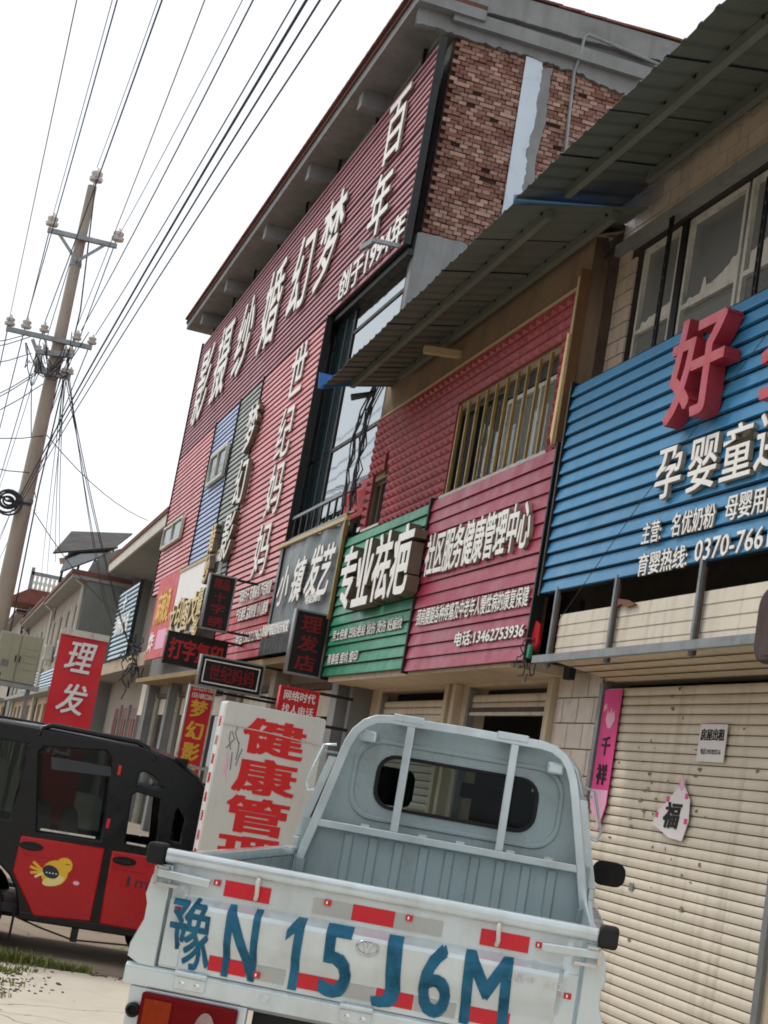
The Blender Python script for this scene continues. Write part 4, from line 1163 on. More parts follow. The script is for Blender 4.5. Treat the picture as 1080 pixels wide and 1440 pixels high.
# balcony with turned balusters
bal = thing('balcony', 'balcony with pale turned balusters and a red tiled skirt roof', 'balcony', T(3.6, 80, 9))
bx0, bz0 = ony(40, 826, 81); bx1, bz1 = ony(86, 815, 81)
wbox('slab', bal, bx0, 6.0, 80.2, 83.9, bz0-.55, bz0-.2, m_plaster)
obj('skirt_roof', MB().ext([(bx0-.9, bz0-.95), (bx0-.9, bz0-.8), (bx0, bz0-.2), (6, bz0-.2), (6, bz0-.95)], 79.2, 83.9, 'y').mesh(), m_rtile, bal, None, world=True)
wbox('rail', bal, bx0, 6.0, 80.3, 80.5, bz0+.62, bz0+.8, m_conc)
prof = [(.05, 0), (.09, .1), (.05, .25), (.10, .42), (.05, .55), (.07, .72)]
me = MB().lathe(prof, 8).mesh('baluster', smooth=60)
for i in range(12):
    obj('baluster', me, m_plaster, bal, T(bx0+.1+i*.22, 80.4, bz0-.2) @ Matrix.Scale(1.1, 4), world=True)
wbox('corner_post', bal, bx0-.05, bx0+.12, 80.3, 80.5, bz0-.2, bz0+1.0, m_conc)
wbox('carrier_wall', bal, 3.4, 6.0, 80.4, 83.8, 0, bz0-.56, m_greyp)
ws_ = slat_sign('shop_sign', 'white slatted sign on the row house behind the cabinet', 72.0, 62.5, 2.9, 3.9, 3.5, 9, m_wslat, .2, d1=.05)
ws_ = slat_sign('shop_sign', 'small white slatted sign behind the red barber banner', 60.5, 52.0, 2.9, 3.8, 3.5, 8, m_wslat, .2, d1=.05)

# ================================================================== utility pole
PY = 28.0
def pp(px, py, Y=PY):
    x, z = ony(px, py, Y); return Vector((x, Y, z))
pb = Vector((.72, PY, 0)); ptop = pp(130, 262)
ptop = Vector((ptop.x, PY, ptop.z))
pole = thing('utility_pole', 'tall tapered concrete utility pole with steel crossarms', 'pole', T(pb.x, PY, 0))
b = MB(); b.tube([pb, pb.lerp(ptop, .5), ptop], [.185, .138, .085], 20)
obj('shaft', b.mesh('shaft', smooth=40), m_pole, pole, None, world=True)
def arm(a, b_, w_=.09):
    return obj('crossarm', MB().bar(a, b_, w_, w_*.9).mesh(), m_steel, pole, None, world=True)
fy = Vector((0, -.16, 0))
a1, a2 = pp(66, 327)+fy, pp(163, 350)+fy
arm(a1, a2)
c_ = pp(107, 371)
for q in (pp(82, 332), pp(146, 348)):
    obj('brace', MB().bar(q+fy, c_+fy, .05).mesh(), m_steel, pole, None, world=True)
arm(pp(8, 465)+fy, pp(128, 492)+fy)
arm(pp(50, 497)+fy, pp(100, 503)+fy, .1)
arm(pp(47, 522)+fy, pp(98, 534)+fy, .1)
obj('brace', MB().bar(pp(45, 480)+fy, pp(62, 526)+fy, .06).mesh(), m_steel, pole, None, world=True)
for q in ((110, 335), (102, 371), (82, 480), (70, 527), (40, 705)):
    c_ = pp(*q); f = (c_.z)/ptop.z; r_ = .185-.10*f+.012
    cx = pb.lerp(ptop, f)
    obj('band', MB().lathe([(r_, -.04), (r_, .04)], 18, T(cx.x, PY, c_.z)).mesh(), m_steel, pole, None, world=True)
insp = [(.035, 0), (.10, .02), (.11, .07), (.06, .09), (.09, .12), (.09, .16), (.04, .19), (.02, .24)]
ime = MB().lathe(insp, 12).mesh('insulator', smooth=50)
INS = [(134, 258, 1.2), (71, 324, 1.1), (163, 345, 1.1), (12, 463, .9), (35, 467, .9), (60, 472, .8), (106, 483, .8), (127, 489, .8), (52, 498, .6), (62, 500, .6), (90, 502, .6), (98, 503, .6), (49, 520, .6), (88, 530, .6), (97, 531, .6)]
for px, py, s_ in INS:
    q = pp(px, py)+fy*(0 if py < 260 else 1)
    obj('insulator', ime, m_ins, pole, T(q.x, q.y, q.z+.02) @ Matrix.Scale(s_, 4), world=True)
coil = thing('cable_coil', 'coil of black cable tied to the utility pole', 'cable', T(*pp(10, 706)))
cc = pp(10, 706)
for i in range(7):
    rr = random.Random(i)
    R0 = .06+.025*i; tl = rr.uniform(-.15, .15)
    pts = [(R0*math.cos(a)*1.1+.02*math.sin(i*2.3), -.22+.03*i*.3+tl*math.sin(a)*.4, R0*math.sin(a)*(.8+.05*i)+.03*math.cos(i*1.7)) for a in [k*2*math.pi/18 for k in range(19)]]
    obj('loop', MB().tube(pts, .02, 5).mesh(), m_cable, coil)
obj('tie', MB().bar((0, -.2, 0), (.42, -.1, .03), .05).mesh(), m_cable, coil)

# cables: each is a thing
def cable(label, pts, r=.012, group='overhead cables'):
    o = obj('overhead_cable', MB().tube(pts, r, 5).mesh('cable', smooth=80), m_cable)
    return tag(o, label, 'cable', group)
def near_span(a, top, dz, label, r):
    A_ = pp(*a)+fy
    z2 = A_.z-dz
    x, y = onz(top[0], top[1], z2)
    pts = [A_]
    B_ = Vector((x, y, z2))
    for k in range(1, 6):
        f = k/6; q = A_.lerp(B_, f); q.z -= dz*.35*4*f*(1-f)*.5; pts.append(q)
    pts.append(B_)
    d = (B_-A_); d.z = 0; d /= abs(d.y)
    Yn = B_.y
    while Yn > -22:
        Yn -= 4
        f = (B_.y-Yn)/(B_.y+24)
        pts.append(Vector((B_.x+d.x*(B_.y-Yn), Yn, z2-.25*math.sin(f*math.pi)+f*dz)))
    return cable(label, pts, r)
ORD = ['first', 'second', 'third', 'fourth', 'fifth', 'sixth', 'seventh', 'eighth', 'ninth', 'tenth', 'eleventh', 'twelfth']; kk = 0
thin = 'thin bare overhead wire running from the pole crossarms over the street'
for a, tp_, dz, r in (((12, 455), (108, 0), .5, .006), ((71, 316), (158, 0), .3, .006), ((37, 452), (165, 0), .4, .008), ((135, 240), (222, 0), .4, .006), ((62, 457), (228, 0), .5, .009),
                      ((104, 470), (288, 0), .5, .006), ((164, 338), (341, 0), .5, .006), ((113, 468), (356, 0), .5, .008), ((133, 474), (416, 0), .5, .008)):
    nth = ORD[kk]; kk += 1
    near_span(a, tp_, dz, nth+' thin overhead wire from the left at the top edge of the photo', r)
for a, tp_, dz, r in (((28, 699), (431, 0), -.9, .011), ((30, 701), (450, 0), -.9, .008), ((32, 704), (479, 0), -.9, .007)):
    near_span(a, tp_, dz, {431: 'leftmost and thickest', 450: 'middle', 479: 'rightmost'}[tp_[0]]+' of three black cables rising from the lower pole band', r)
farl = 'thin overhead wire running on from the pole down the far street'
for px, py, s_ in INS[:8]:
    A_ = pp(px, py-6)+fy
    pts = []
    for k in range(9):
        f = k/8
        pts.append(Vector((A_.x-.3*f, A_.y+52*f, A_.z-1.4*4*f*(1-f)*.5-.3*f)))
    cable(farl, pts, .011, 'overhead cables down the far street')
def drop(a, e, Ye, lab, r=.009, sag=.2, Ya=PY):
    A_ = pp(a[0], a[1], Ya); x, z = ony(e[0], e[1], Ye); E_ = Vector((x, Ye, z))
    pts = []
    for k in range(9):
        f = k/8; q = A_.lerp(E_, f); q.z -= sag*4*f*(1-f); pts.append(q)
    cable(lab, pts, r, 'drop wires from the pole')
for a, e, Ye in (((95, 534), (185, 918), 37.5), ((92, 532), (180, 905), 38), ((98, 534), (150, 860), 48.5), ((96, 534), (158, 880), 48.5), ((90, 530), (58, 812), 70), ((93, 530), (66, 810), 66), ((88, 530), (78, 790), 53), ((90, 531), (84, 770), 53),
                 ((66, 612), (208, 732), 40), ((47, 718), (175, 870), 42), ((85, 530), (40, 690), 30), ((45, 525), (50, 700), 29.5)):
    drop(a, e, Ye, ('slack drop wire from the pole to the blue and white sign' if Ye < 38.6 and Ye > 31 else 'slack drop wire from the pole to the grey rendered wall' if Ye == 48.5 else 'slack drop wire from the pole to the dark sheet roof' if Ye == 53 else 'slack drop wire from the pole to the far row houses' if Ye > 60 else 'long thin wire from the pole to the white overhang eave' if Ye == 40 else 'drop wire from the pole passing under the white overhang' if Ye == 42 else 'loose wire end hanging down beside the pole shaft'))
for a, e, Ye in (((40, 470), (-160, 455), 24), ((42, 474), (-160, 470), 24), ((44, 497), (-160, 492), 24), ((48, 525), (-160, 590), 24), ((48, 528), (-160, 600), 24), ((60, 540), (-160, 620), 24), ((66, 612), (-160, 568), 24), ((45, 665), (-200, 560), 22)):
    A_ = pp(*a); x, z = ony(e[0], e[1], Ye); E_ = Vector((x, Ye, z))
    pts = [A_.lerp(E_, k/6)-Vector((0, 0, .25*4*(k/6)*(1-k/6))) for k in range(7)]
    cable('thin service wire leaving the pole to the left', pts, .009, 'service wires to the left')
# jumper loops on the pole
for i in range(14):
    rr = random.Random(40+i)
    a = pp(rr.choice((36, 50, 60, 92, 100, 125)), rr.choice((470, 485, 500)))+fy; b_ = pp(rr.choice((50, 60, 88, 97)), rr.choice((500, 526)))+fy
    pts = []
    for k in range(8):
        f = k/7; q = a.lerp(b_, f); q.z -= rr.uniform(.25, .55)*math.sin(f*math.pi); q.y -= .15*math.sin(f*math.pi); q.x += rr.uniform(-.02, .02); pts.append(q)
    obj('jumper_wire', MB().tube(pts, .009, 4).mesh(), m_cable, pole, None, world=True)
# riser cable along the pole
obj('riser_cable', MB().tube([pb+Vector((.26, -.1, .3)), pb.lerp(ptop, .3)+Vector((.22, -.1, 0)), pb.lerp(ptop, .5)+Vector((.19, -.1, 0)), pp(112, 440)+fy, pp(134, 256)+fy], .014, 5).mesh(), m_cable, pole, None, world=True)

# ---- street cabinet on posts beside the pole
x0, zt = ony(3, 886, 27.2); x1, _ = ony(62, 896, 27.2); _, zb = ony(-10, 955, 27.2)
cb = thing('street_cabinet', 'grey green two door electrical cabinet raised on posts by the pole', 'cabinet', FC(x0, 27.2, 0))
wd, h = x1-x0, zt-zb
obj('case', MB().box(0, wd, zb, zt, -.45, 0).mesh(), m_cab, cb, bevel=.01)
for i in (0, 1):
    dd = obj('door', MB().box(.015+i*wd/2, wd/2-.01+i*wd/2, zb+.02, zt-.02, .001, .022).mesh(), m_cab, cb, bevel=.006)
    obj('handle', MB().box(wd/2-.05+i*.07, wd/2-.03+i*.07, zb+h*.42, zb+h*.55, .022, .04).mesh(), m_black, dd)
for y in (.30, .44, .58, .72):
    obj('louvre', MB().box(wd*.62, wd*.92, zb+h*y, zb+h*(y+.05), .022, .032).mesh(), m_cab, cb)
obj('badge', MB().box(.06, .13, zb+.08, zb+.14, .022, .027).mesh(), m_black, cb)
obj('warning_plate', MB().box(.1, .22, zb+h*.3, zb+h*.44, .022, .026).mesh(), m_greyp, cb)
for x in (.05, wd-.1):
    obj('post', MB().box(x, x+.07, 0, zb, -.25, -.18).mesh(), m_steel, cb)
obj('shelf', MB().box(-.1, wd+.1, zb-.07, zb-.002, -.5, .05).mesh(), m_steel, cb)

# ---- red barber banner on a stand
YB = 16.0
xl, zt = ony(87, 888, YB); xr, _ = ony(152, 900, YB)
wd = xr-xl
bn = thing('banner_stand', 'red vertical barber banner with white brush characters behind the three wheeler', 'banner', FC(xl, YB, 0))
b = MB(); nx, ny = 8, 30; z0 = .5
vs = [(wd*i/nx, z0+(zt-z0)*j/ny, .012*noise.noise((i*.4, j*.2, 3))) for j in range(ny+1) for i in range(nx+1)]
b.add(vs, [(j*(nx+1)+i, j*(nx+1)+i+1, (j+1)*(nx+1)+i+1, (j+1)*(nx+1)+i) for j in range(ny) for i in range(nx)])
obj('cloth', b.mesh('cloth', smooth=80), m_banner, bn)
obj('top_bar', MB().box(-.01, wd+.01, zt-.02, zt+.045, -.02, .025).mesh(), m_alu, bn)
obj('bottom_bar', MB().box(-.01, wd+.01, z0-.03, z0+.02, -.02, .025).mesh(), m_alu, bn)
obj('stand_post', MB().box(wd/2-.02, wd/2+.02, 0, zt, -.06, -.03).mesh(), m_steel, bn)
obj('foot', MB().box(-.05, wd+.05, 0, .04, -.25, .2).mesh(), m_black, bn)
zc = ony(110, 925, YB)[1]
for k, ch in enumerate('理发店'):
    letters('brush_letter', ch, bn, wd*.19, zc-.15-k*.425, .014, wd*.62, .31, m_paper, .004, .02, .2)

# ---- tall light box 健康管理
YL = 10.55
xl, zt = ony(320, 985, YL); xr, _ = ony(464, 1008, YL)
wd = xr-xl
lb = thing('light_box', 'tall white light box with four red characters behind the truck', 'sign', FC(xl, YL, 0) @ Matrix.Rotation(math.radians(5), 4, 'Y'))
obj('case', MB().ext(rrect(0, wd, .12, zt, .02, 3), -.16, 0, 'z').mesh(), m_box, lb, bevel=.006)
obj('base', MB().box(-.03, wd+.03, 0, .12, -.26, .08).mesh(), m_steel, lb)
for i, ch in enumerate('健康管理'):
    letters('lettering', ch, lb, .150-.012*i, zt-.325-i*.270, .0, .46, .25, m_bred, .003, .045)
obj('side_print', MB().box(-.003, .0, .3, zt-.03, -.13, -.03).mesh(), m_paper, lb)
for k in range(13):
    letters('side_lettering', '颈肩腰腿痛'[k % 5], lb, 0, 0, 0, .06, .07, m_bred, .002, .0, M=T(-.0035, zt-.18-k*.13, -.11) @ Matrix.Rotation(math.radians(-90), 4, 'Y'))
obj('tie_wire', MB().tube([(-.01, zt-.16, .004), (.3, zt-.165, .006), (wd+.01, zt-.19, .004)], .004, 4).mesh(), m_ins, lb)
# worn plant print on the upper left of the face
rr = random.Random(8)
for i in range(9):
    x, y = .06+rr.uniform(0, .12), zt-.12-rr.uniform(0, .32)
    pts = [(x, y), (x+rr.uniform(-.02, .03), y-.05), (x+rr.uniform(-.03, .03), y-.12)]
    obj('worn_print', MB().tube([(p[0], p[1], .001) for p in pts], .004, 4).mesh(), m_greyp if i % 3 else m_palep, lb)

# ================================================================== houses across the street, seen only in reflections
for k, (Y0, Y1, h, m_, lab) in enumerate(((-26, -9, 6.8, m_dplaster, 'plain plastered house across the street behind the camera'), (-8, 12, 7.4, m_creamw, 'cream house across the street opposite the truck'), (14, 40, 6.6, m_dplaster, 'grey plastered house across the street opposite the pole'))):
    t = thing('opposite_house', lab, 'building', T(-18, (Y0+Y1)/2, 0))
    wbox('wall', t, -22, -15, Y0, Y1, 0, h, m_)
    wbox('roof', t, -22.4, -14.5, Y0-.3, Y1+.3, h, h+.25, m_rtile)
    n = int((Y1-Y0)/3.2)
    for i in range(n):
        y = Y0+1.0+i*3.2
        wbox('window', t, -15, -14.96, y, y+1.5, 4.2, 5.8, m_dark)
        wbox('shop_door', t, -15, -14.95, y-.3, y+1.9, 0, 2.7, m_rust if i % 2 else m_dark)

for k, (Y, z_) in enumerate(((52.2, 4.05), (58.8, 4.2), (66.0, 4.1), (73.5, 4.3))):
    t = thing('air_conditioner', ORD[k]+' white air conditioner along the row houses from the grey wall', 'air conditioner', FR(3.56, Y, z_), 'air conditioners on the row houses')
    obj('case', MB().box(0, .8, 0, .55, -.02, .28).mesh(), m_plaster, t, bevel=.02)
    obj('fan_grille', MB().lathe([(.02, 0), (.22, 0), (.22, .012), (.02, .012)], 20, T(.3, .28, .28)).mesh(), m_black, t)
for k, (Y, X) in enumerate(((49.3, 3.56), (62.1, 3.5), (79.6, 3.5))):
    tag(obj('drain_pipe', MB().tube([(X, Y, 0), (X, Y, 6.3), (X-.3, Y, 6.5)], .06, 8).mesh('pipe', 50), m_plaster), ORD[k]+' pale drain pipe along the row houses from the grey wall', 'pipe', 'drain pipes on the row houses')

# ================================================================== small silver truck
TM = T(1.454, 4.82, 0) @ Matrix.Rotation(math.radians(-23), 4, 'Z')     # x right, y forward, z up
tk = thing('pickup_truck', 'silver single cab pickup truck with blue stencilled tailgate', 'truck', TM)
def TFl(y, z=0.): return Matrix(((1, 0, 0, 0), (0, 0, -1, y), (0, 1, 0, z), (0, 0, 0, 1)))    # board facing the rear, inside truck space
def tpart(name, mb, m, parent=tk, smooth=False, bevel=0., M=None, **k):
    return obj(name, mb.mesh(name, smooth) if isinstance(mb, MB) else mb, m, parent, M, bevel=bevel, **k)
# tailgate skin
PZ = [(.845, 0), (.905, 0), (.918, -.005), (.955, -.034), (.985, -.041), (1.045, -.044), (1.058, -.037), (1.072, -.010), (1.082, 0), (1.172, 0)]
def yf(z):
    for (z0, y0), (z1, y1) in zip(PZ, PZ[1:]):
        if z <= z1: return y0+(y1-y0)*max(0, (z-z0))/(z1-z0)
    return 0
b = MB()
xs = [-.66, -.635, -.615, -.60, -.3, 0, .3, .60, .615, .635, .66]
bl = [0, 0, .3, 1, 1, 1, 1, 1, .3, 0, 0]
n = len(PZ)
vs = [(x, y*f, z) for x, f in zip(xs, bl) for z, y in PZ]
b.add(vs, [(i*n+j, (i+1)*n+j, (i+1)*n+j+1, i*n+j+1) for i in range(len(xs)-1) for j in range(n-1)])
tg = obj('tailgate', b.mesh('tailgate', 28), m_silver, tk)
me = bpy.data.meshes[tg.data.name]
tpart('tailgate_back', MB().box(-.655, .655, .004, .035, .85, 1.17), m_silvd)
tpart('tailgate_end', MB().box(-.662, -.60, -.006, .003, .85, 1.06), m_silver, bevel=.003)
tpart('tailgate_end', MB().box(.60, .662, -.006, .003, .85, 1.06), m_silver, bevel=.003)
tpart('top_rail', MB().ext(rrect(-.018, .038, 1.168, 1.213, .014, 3), -.70, .70, 'x'), m_silver, smooth=35)
for s in (-1, 1):
    tpart('rail_cap', MB().box(min(s*.705, s*.765), max(s*.705, s*.765), -.03, .05, 1.155, 1.225), m_rubber, bevel=.012)
    # corner post with a waist
    pts = [(s*.672, .84), (s*.725, .84), (s*.765, .86), (s*.765, .90), (s*.735, .98), (s*.735, 1.03), (s*.745, 1.06), (s*.735, 1.12), (s*.715, 1.16), (s*.672, 1.16)]
    tpart('corner_post', plate(pts, (), .06, .004), m_silver, M=TFl(.02))
    # latch
    x0 = s*.715
    la = tpart('latch', MB().bar((x0, -.035, 1.135), (s*.535, -.04, 1.128), .022, .026), m_silver, bevel=.004)
    obj('catch', MB().box(min(x0-s*.0, x0+s*.06-s*.10), max(x0, x0-s*.04), -.05, -.002, 1.148, 1.158).mesh(), m_chrome, la)
    obj('catch', MB().box(min(x0, x0-s*.075), max(x0, x0-s*.075), -.05, -.002, 1.095, 1.105).mesh(), m_chrome, la)
    obj('catch', MB().box(min(x0-.006, x0+.006), max(x0-.006, x0+.006), -.05, -.002, 1.098, 1.155).mesh(), m_chrome, la)
for x in (-.385, .395):
    tpart('rope_hook', MB().tube([(x, -.02, 1.17), (x, -.03, 1.16), (x+.004, -.032, 1.12), (x, -.02, 1.105)], .007, 6), m_ins, smooth=60)
# reflective stickers
for xa, xb in ((-.494, -.342), (-.072, .064), (.341, .495)):
    tpart('red_sticker', MB().box(xa, xb, -.0035, -.0005, 1.097, 1.147), m_sticker)
for xa, xb in ((-.20, -.074), (.066, .22)):
    tpart('grey_sticker', MB().box(xa, xb, -.003, -.0005, 1.097, 1.145), m_gsticker)
for xa, xb in ((-.501, -.376), (-.209, -.082), (.045, .165), (.33, .47)):
    tpart('red_sticker', MB().box(xa, xb, -.0035, -.0005, .862, .908), m_sticker)
for xa, xb in ((-.374, -.25), (-.08, .04), (.168, .30)):
    tpart('grey_sticker', MB().box(xa, xb, -.003, -.0005, .862, .906), m_gsticker)
for x, z in ((-.53, 1.125), (-.165, 1.128), (.10, 1.128), (.515, 1.12), (-.35, .868), (-.642, 1.02), (.625, .985)):
    st = tpart('red_code_mark', MB().box(x, x+.022, -.0095, -.0065 if abs(x) > .6 else -.003, z, z+.018), m_sticker)
    obj('code_gap', MB().box(x+.006, x+.011, -.0105, -.0085 if abs(x) > .6 else -.0045, z+.004, z+.013).mesh(), m_white, st)
# stencilled number, bent over the pressed skin
def decal(s_, x0, x1, z0, z1, m, bold, shear=0., name='stencil_character'):
    me = text_mesh(s_, x1-x0, z1-z0, .0014, bold, shear, 3)
    bm = bmesh.new(); bm.from_mesh(me)
    for z, _ in PZ[1:-1]:
        gm = bm.verts[:]+bm.edges[:]+bm.faces[:]
        bmesh.ops.bisect_plane(bm, geom=gm, plane_co=(0, z-z0, 0), plane_no=(0, 1, 0))
    for v in bm.verts:
        x, y, d = v.co
        z = z0+y
        v.co = (x0+x, yf(z)-.0028-d, z)
    bmesh.ops.recalc_face_normals(bm, faces=bm.faces)
    bm.to_mesh(me); bm.free()
    return obj(name, me, m, tk)
for ch, xa, xb, bd in (('豫', -.640, -.500, .018), ('N', -.462, -.345, .03), ('5', -.142, -.040, .03), ('J', .030, .120, .03), ('6', .175, .278, .03), ('M', .305, .465, .03)):
    decal(ch, xa, xb, .852, 1.078, m_spray, bd, -.06)
me = plate([(p[0]*.062, p[1]*.226) for p in ((0, .80), (.40, 1), (.88, 1), (.88, 0), (.42, 0), (.42, .78), (0, .66))], (), .0014)
bm = bmesh.new(); bm.from_mesh(me)
for z, _ in PZ[1:-1]:
    bmesh.ops.bisect_plane(bm, geom=bm.verts[:]+bm.edges[:]+bm.faces[:], plane_co=(0, z-.852, 0), plane_no=(0, 1, 0))
for v in bm.verts:
    x, y, d = v.co; v.co = (-.262+x-.06*(.852+y-.96)*0+.0, yf(.852+y)-.0035-d, .852+y)
bm.to_mesh(me); bm.free(); obj('stencil_character', me, m_spray, tk)
# emblem and chrome script
em = tpart('emblem', MB().tube([(.034*math.cos(a), -.048, 1.026+.022*math.sin(a)) for a in [k*2*math.pi/20 for k in range(21)]], .0035, 6), m_chrome, smooth=60)
obj('emblem_core', plate([(-.016, .016), (-.008, .016), (0, -.004), (.008, .016), (.016, .016), (.003, -.018), (-.003, -.018)], (), .006, .001), m_chrome, em, TFl(-.049, 1.026))
letters('chrome_script', '长安星卡', tk, .40, 1.012, 0., .13, .024, m_chrome, .003, .0, M=TFl(-.0445, 0))
letters('chrome_script', 'A12', tk, .56, 1.008, 0., .055, .022, m_chrome, .003, .0, M=TFl(-.0445, 0))
# sill, hinges, lamps
tpart('rear_sill', MB().ext([(-.01, .775), (.06, .775), (.06, .838), (.0, .842), (-.012, .832)], -.765, .765, 'x'), m_silver, bevel=.004)
for x in (-.545, -.005, .54):
    hg = tpart('hinge', MB().box(x-.05, x+.05, -.018, -.012, .79, .828), m_silver, bevel=.002)
    obj('hinge_pin', MB().tube([(x-.052, -.02, .838), (x+.052, -.02, .838)], .010, 8).mesh(smooth=60), m_silver, hg)
    for q in (-.025, .025):
        obj('bolt', MB().lathe([(.009, 0), (.009, .004), (.004, .006)], 8, T(x+q, -.018, .808) @ Matrix.Rotation(math.pi/2, 4, 'X')).mesh(), m_chrome, hg)
tpart('plug', MB().lathe([(.014, 0), (.014, .003), (.01, .004)], 14, T(-.30, -.012, .81) @ Matrix.Rotation(math.pi/2, 4, 'X')), m_silver)
tpart('rear_panel', MB().box(-.74, -.35, .0, .03, .48, .772), m_silver, bevel=.006)
tpart('rear_panel', MB().box(.35, .74, .0, .03, .48, .772), m_silver, bevel=.006)
tpart('cross_member', MB().box(-.35, .35, .12, .2, .50, .76), m_black)
for s in (-1, 1):
    xa, xb = (-.69, -.375) if s < 0 else (.375, .69)
    L = tpart('tail_lamp', MB().box(xa, xb, -.028, .0, .585, .762), m_redlens, bevel=.008)
    cx = xa+.06 if s < 0 else xb-.06
    obj('amber_lens', MB().box(cx-.045, cx+.045, -.036, -.028, .605, .745).mesh(), m_amber, L, bevel=.006)
    cx = xa+.22 if s < 0 else xb-.22
    obj('reverse_lens', MB().lathe([(.034, 0), (.034, .008), (.022, .012)], 18, T(cx, -.027, .672) @ Matrix.Rotation(math.pi/2, 4, 'X') @ Matrix.Diagonal((1, 1.9, 1, 1))).mesh(), m_clear, L)
    tpart('rubber_stop', MB().lathe([(.022, 0), (.024, .02), (.016, .03), (.012, .012)], 14, T(s*.712, 0, .70) @ Matrix.Rotation(math.pi/2, 4, 'X')), m_rubber, smooth=60)
lp_ = tpart('licence_plate', MB().box(-.30, .14, .09, .10, .56, .70), m_bluep)
letters('plate_lettering', '豫N 15J6M', tk, -.28, .58, 0., .40, .10, m_white, .002, .02, M=TFl(.088, 0))
# bed
for s in (-1, 1):
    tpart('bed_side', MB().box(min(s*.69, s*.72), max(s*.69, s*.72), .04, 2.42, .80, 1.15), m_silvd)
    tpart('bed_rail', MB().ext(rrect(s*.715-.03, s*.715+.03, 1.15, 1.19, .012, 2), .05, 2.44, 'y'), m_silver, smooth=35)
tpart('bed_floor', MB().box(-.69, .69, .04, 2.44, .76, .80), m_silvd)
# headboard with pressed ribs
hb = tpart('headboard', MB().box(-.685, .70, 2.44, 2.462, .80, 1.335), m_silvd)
for i in range(9):
    x = -.45+i*.122
    b = MB().ext([(x-.026, 0), (x-.018, -.012), (x+.018, -.012), (x+.026, 0)], .82, 1.29, 'z')
    obj('rib', b.mesh(), m_silvd, hb, T(0, 2.44, 0))
# cab rear wall with window
cabo = [(-.69, .60), (.72, .60), (.72, 1.22), (.655, 1.50), (.60, 1.70), (.575, 1.765), (.53, 1.815), (.47, 1.848), (.38, 1.858), (.02, 1.864), (-.34, 1.858), (-.43, 1.848), (-.49, 1.815), (-.535, 1.765), (-.56, 1.70), (-.615, 1.50), (-.69, 1.22)]
whole = rrect(-.375, .405, 1.442, 1.690, .085, 5)
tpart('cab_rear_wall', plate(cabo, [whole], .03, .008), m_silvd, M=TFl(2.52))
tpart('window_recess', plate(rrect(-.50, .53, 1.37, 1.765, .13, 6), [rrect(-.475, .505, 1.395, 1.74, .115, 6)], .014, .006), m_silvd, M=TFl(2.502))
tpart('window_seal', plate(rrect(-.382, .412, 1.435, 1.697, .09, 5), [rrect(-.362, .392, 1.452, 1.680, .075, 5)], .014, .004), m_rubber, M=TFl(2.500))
tpart('rear_window', MB().ext(rrect(-.366, .396, 1.448, 1.684, .075, 5), -.003, .003, 'z'), g_truck, M=TFl(2.503))
# rack
def ribbon(pts, wd):
    P = [Vector(p) for p in pts]; L_, R_ = [], []
    for i, p in enumerate(P):
        d = (P[min(i+1, len(P)-1)]-P[max(i-1, 0)]).normalized(); nrm = Vector((-d.y, d.x))
        L_.append(p+nrm*wd/2); R_.append(p-nrm*wd/2)
    return [tuple(q) for q in L_+R_[::-1]]
rackp = [(-.662, 1.14), (-.60, 1.40), (-.545, 1.64), (-.525, 1.72), (-.50, 1.775), (-.46, 1.82), (-.41, 1.848), (-.35, 1.858), (.02, 1.862), (.39, 1.858), (.45, 1.848), (.50, 1.82), (.535, 1.775), (.56, 1.72), (.582, 1.64), (.637, 1.40), (.695, 1.14)]
rk = tpart('cab_rack', plate(ribbon(rackp, .042), (), .04, .004), m_silver, M=TFl(2.405))
obj('rack_bar', MB().box(-.625, .645, 2.388, 2.422, 1.303, 1.338).mesh(), m_silver, tk, bevel=.004)
for x in (-.238, .265):
    obj('rack_bar', MB().box(x-.019, x+.019, 2.388, 2.422, 1.338, 1.842).mesh(), m_silver, tk, bevel=.004)
    tpart('rack_clip', MB().box(x-.09, x+.06, 2.38, 2.50, 1.855, 1.89), m_silver, bevel=.005)
for x in (-.655, .688):
    tpart('rack_foot', MB().box(x-.022, x+.022, 2.378, 2.43, 1.08, 1.145), m_silvd, bevel=.004)
for x in (-.44, .47):
    tpart('rack_bracket', MB().box(x-.04, x+.04, 2.42, 2.50, 1.735, 1.79), m_silver, bevel=.01)
for x in (-.38, -.10, .08, .32, .5):
    tpart('rack_tab', MB().box(x-.02, x+.02, 2.41, 2.44, 1.335, 1.35), m_silver)
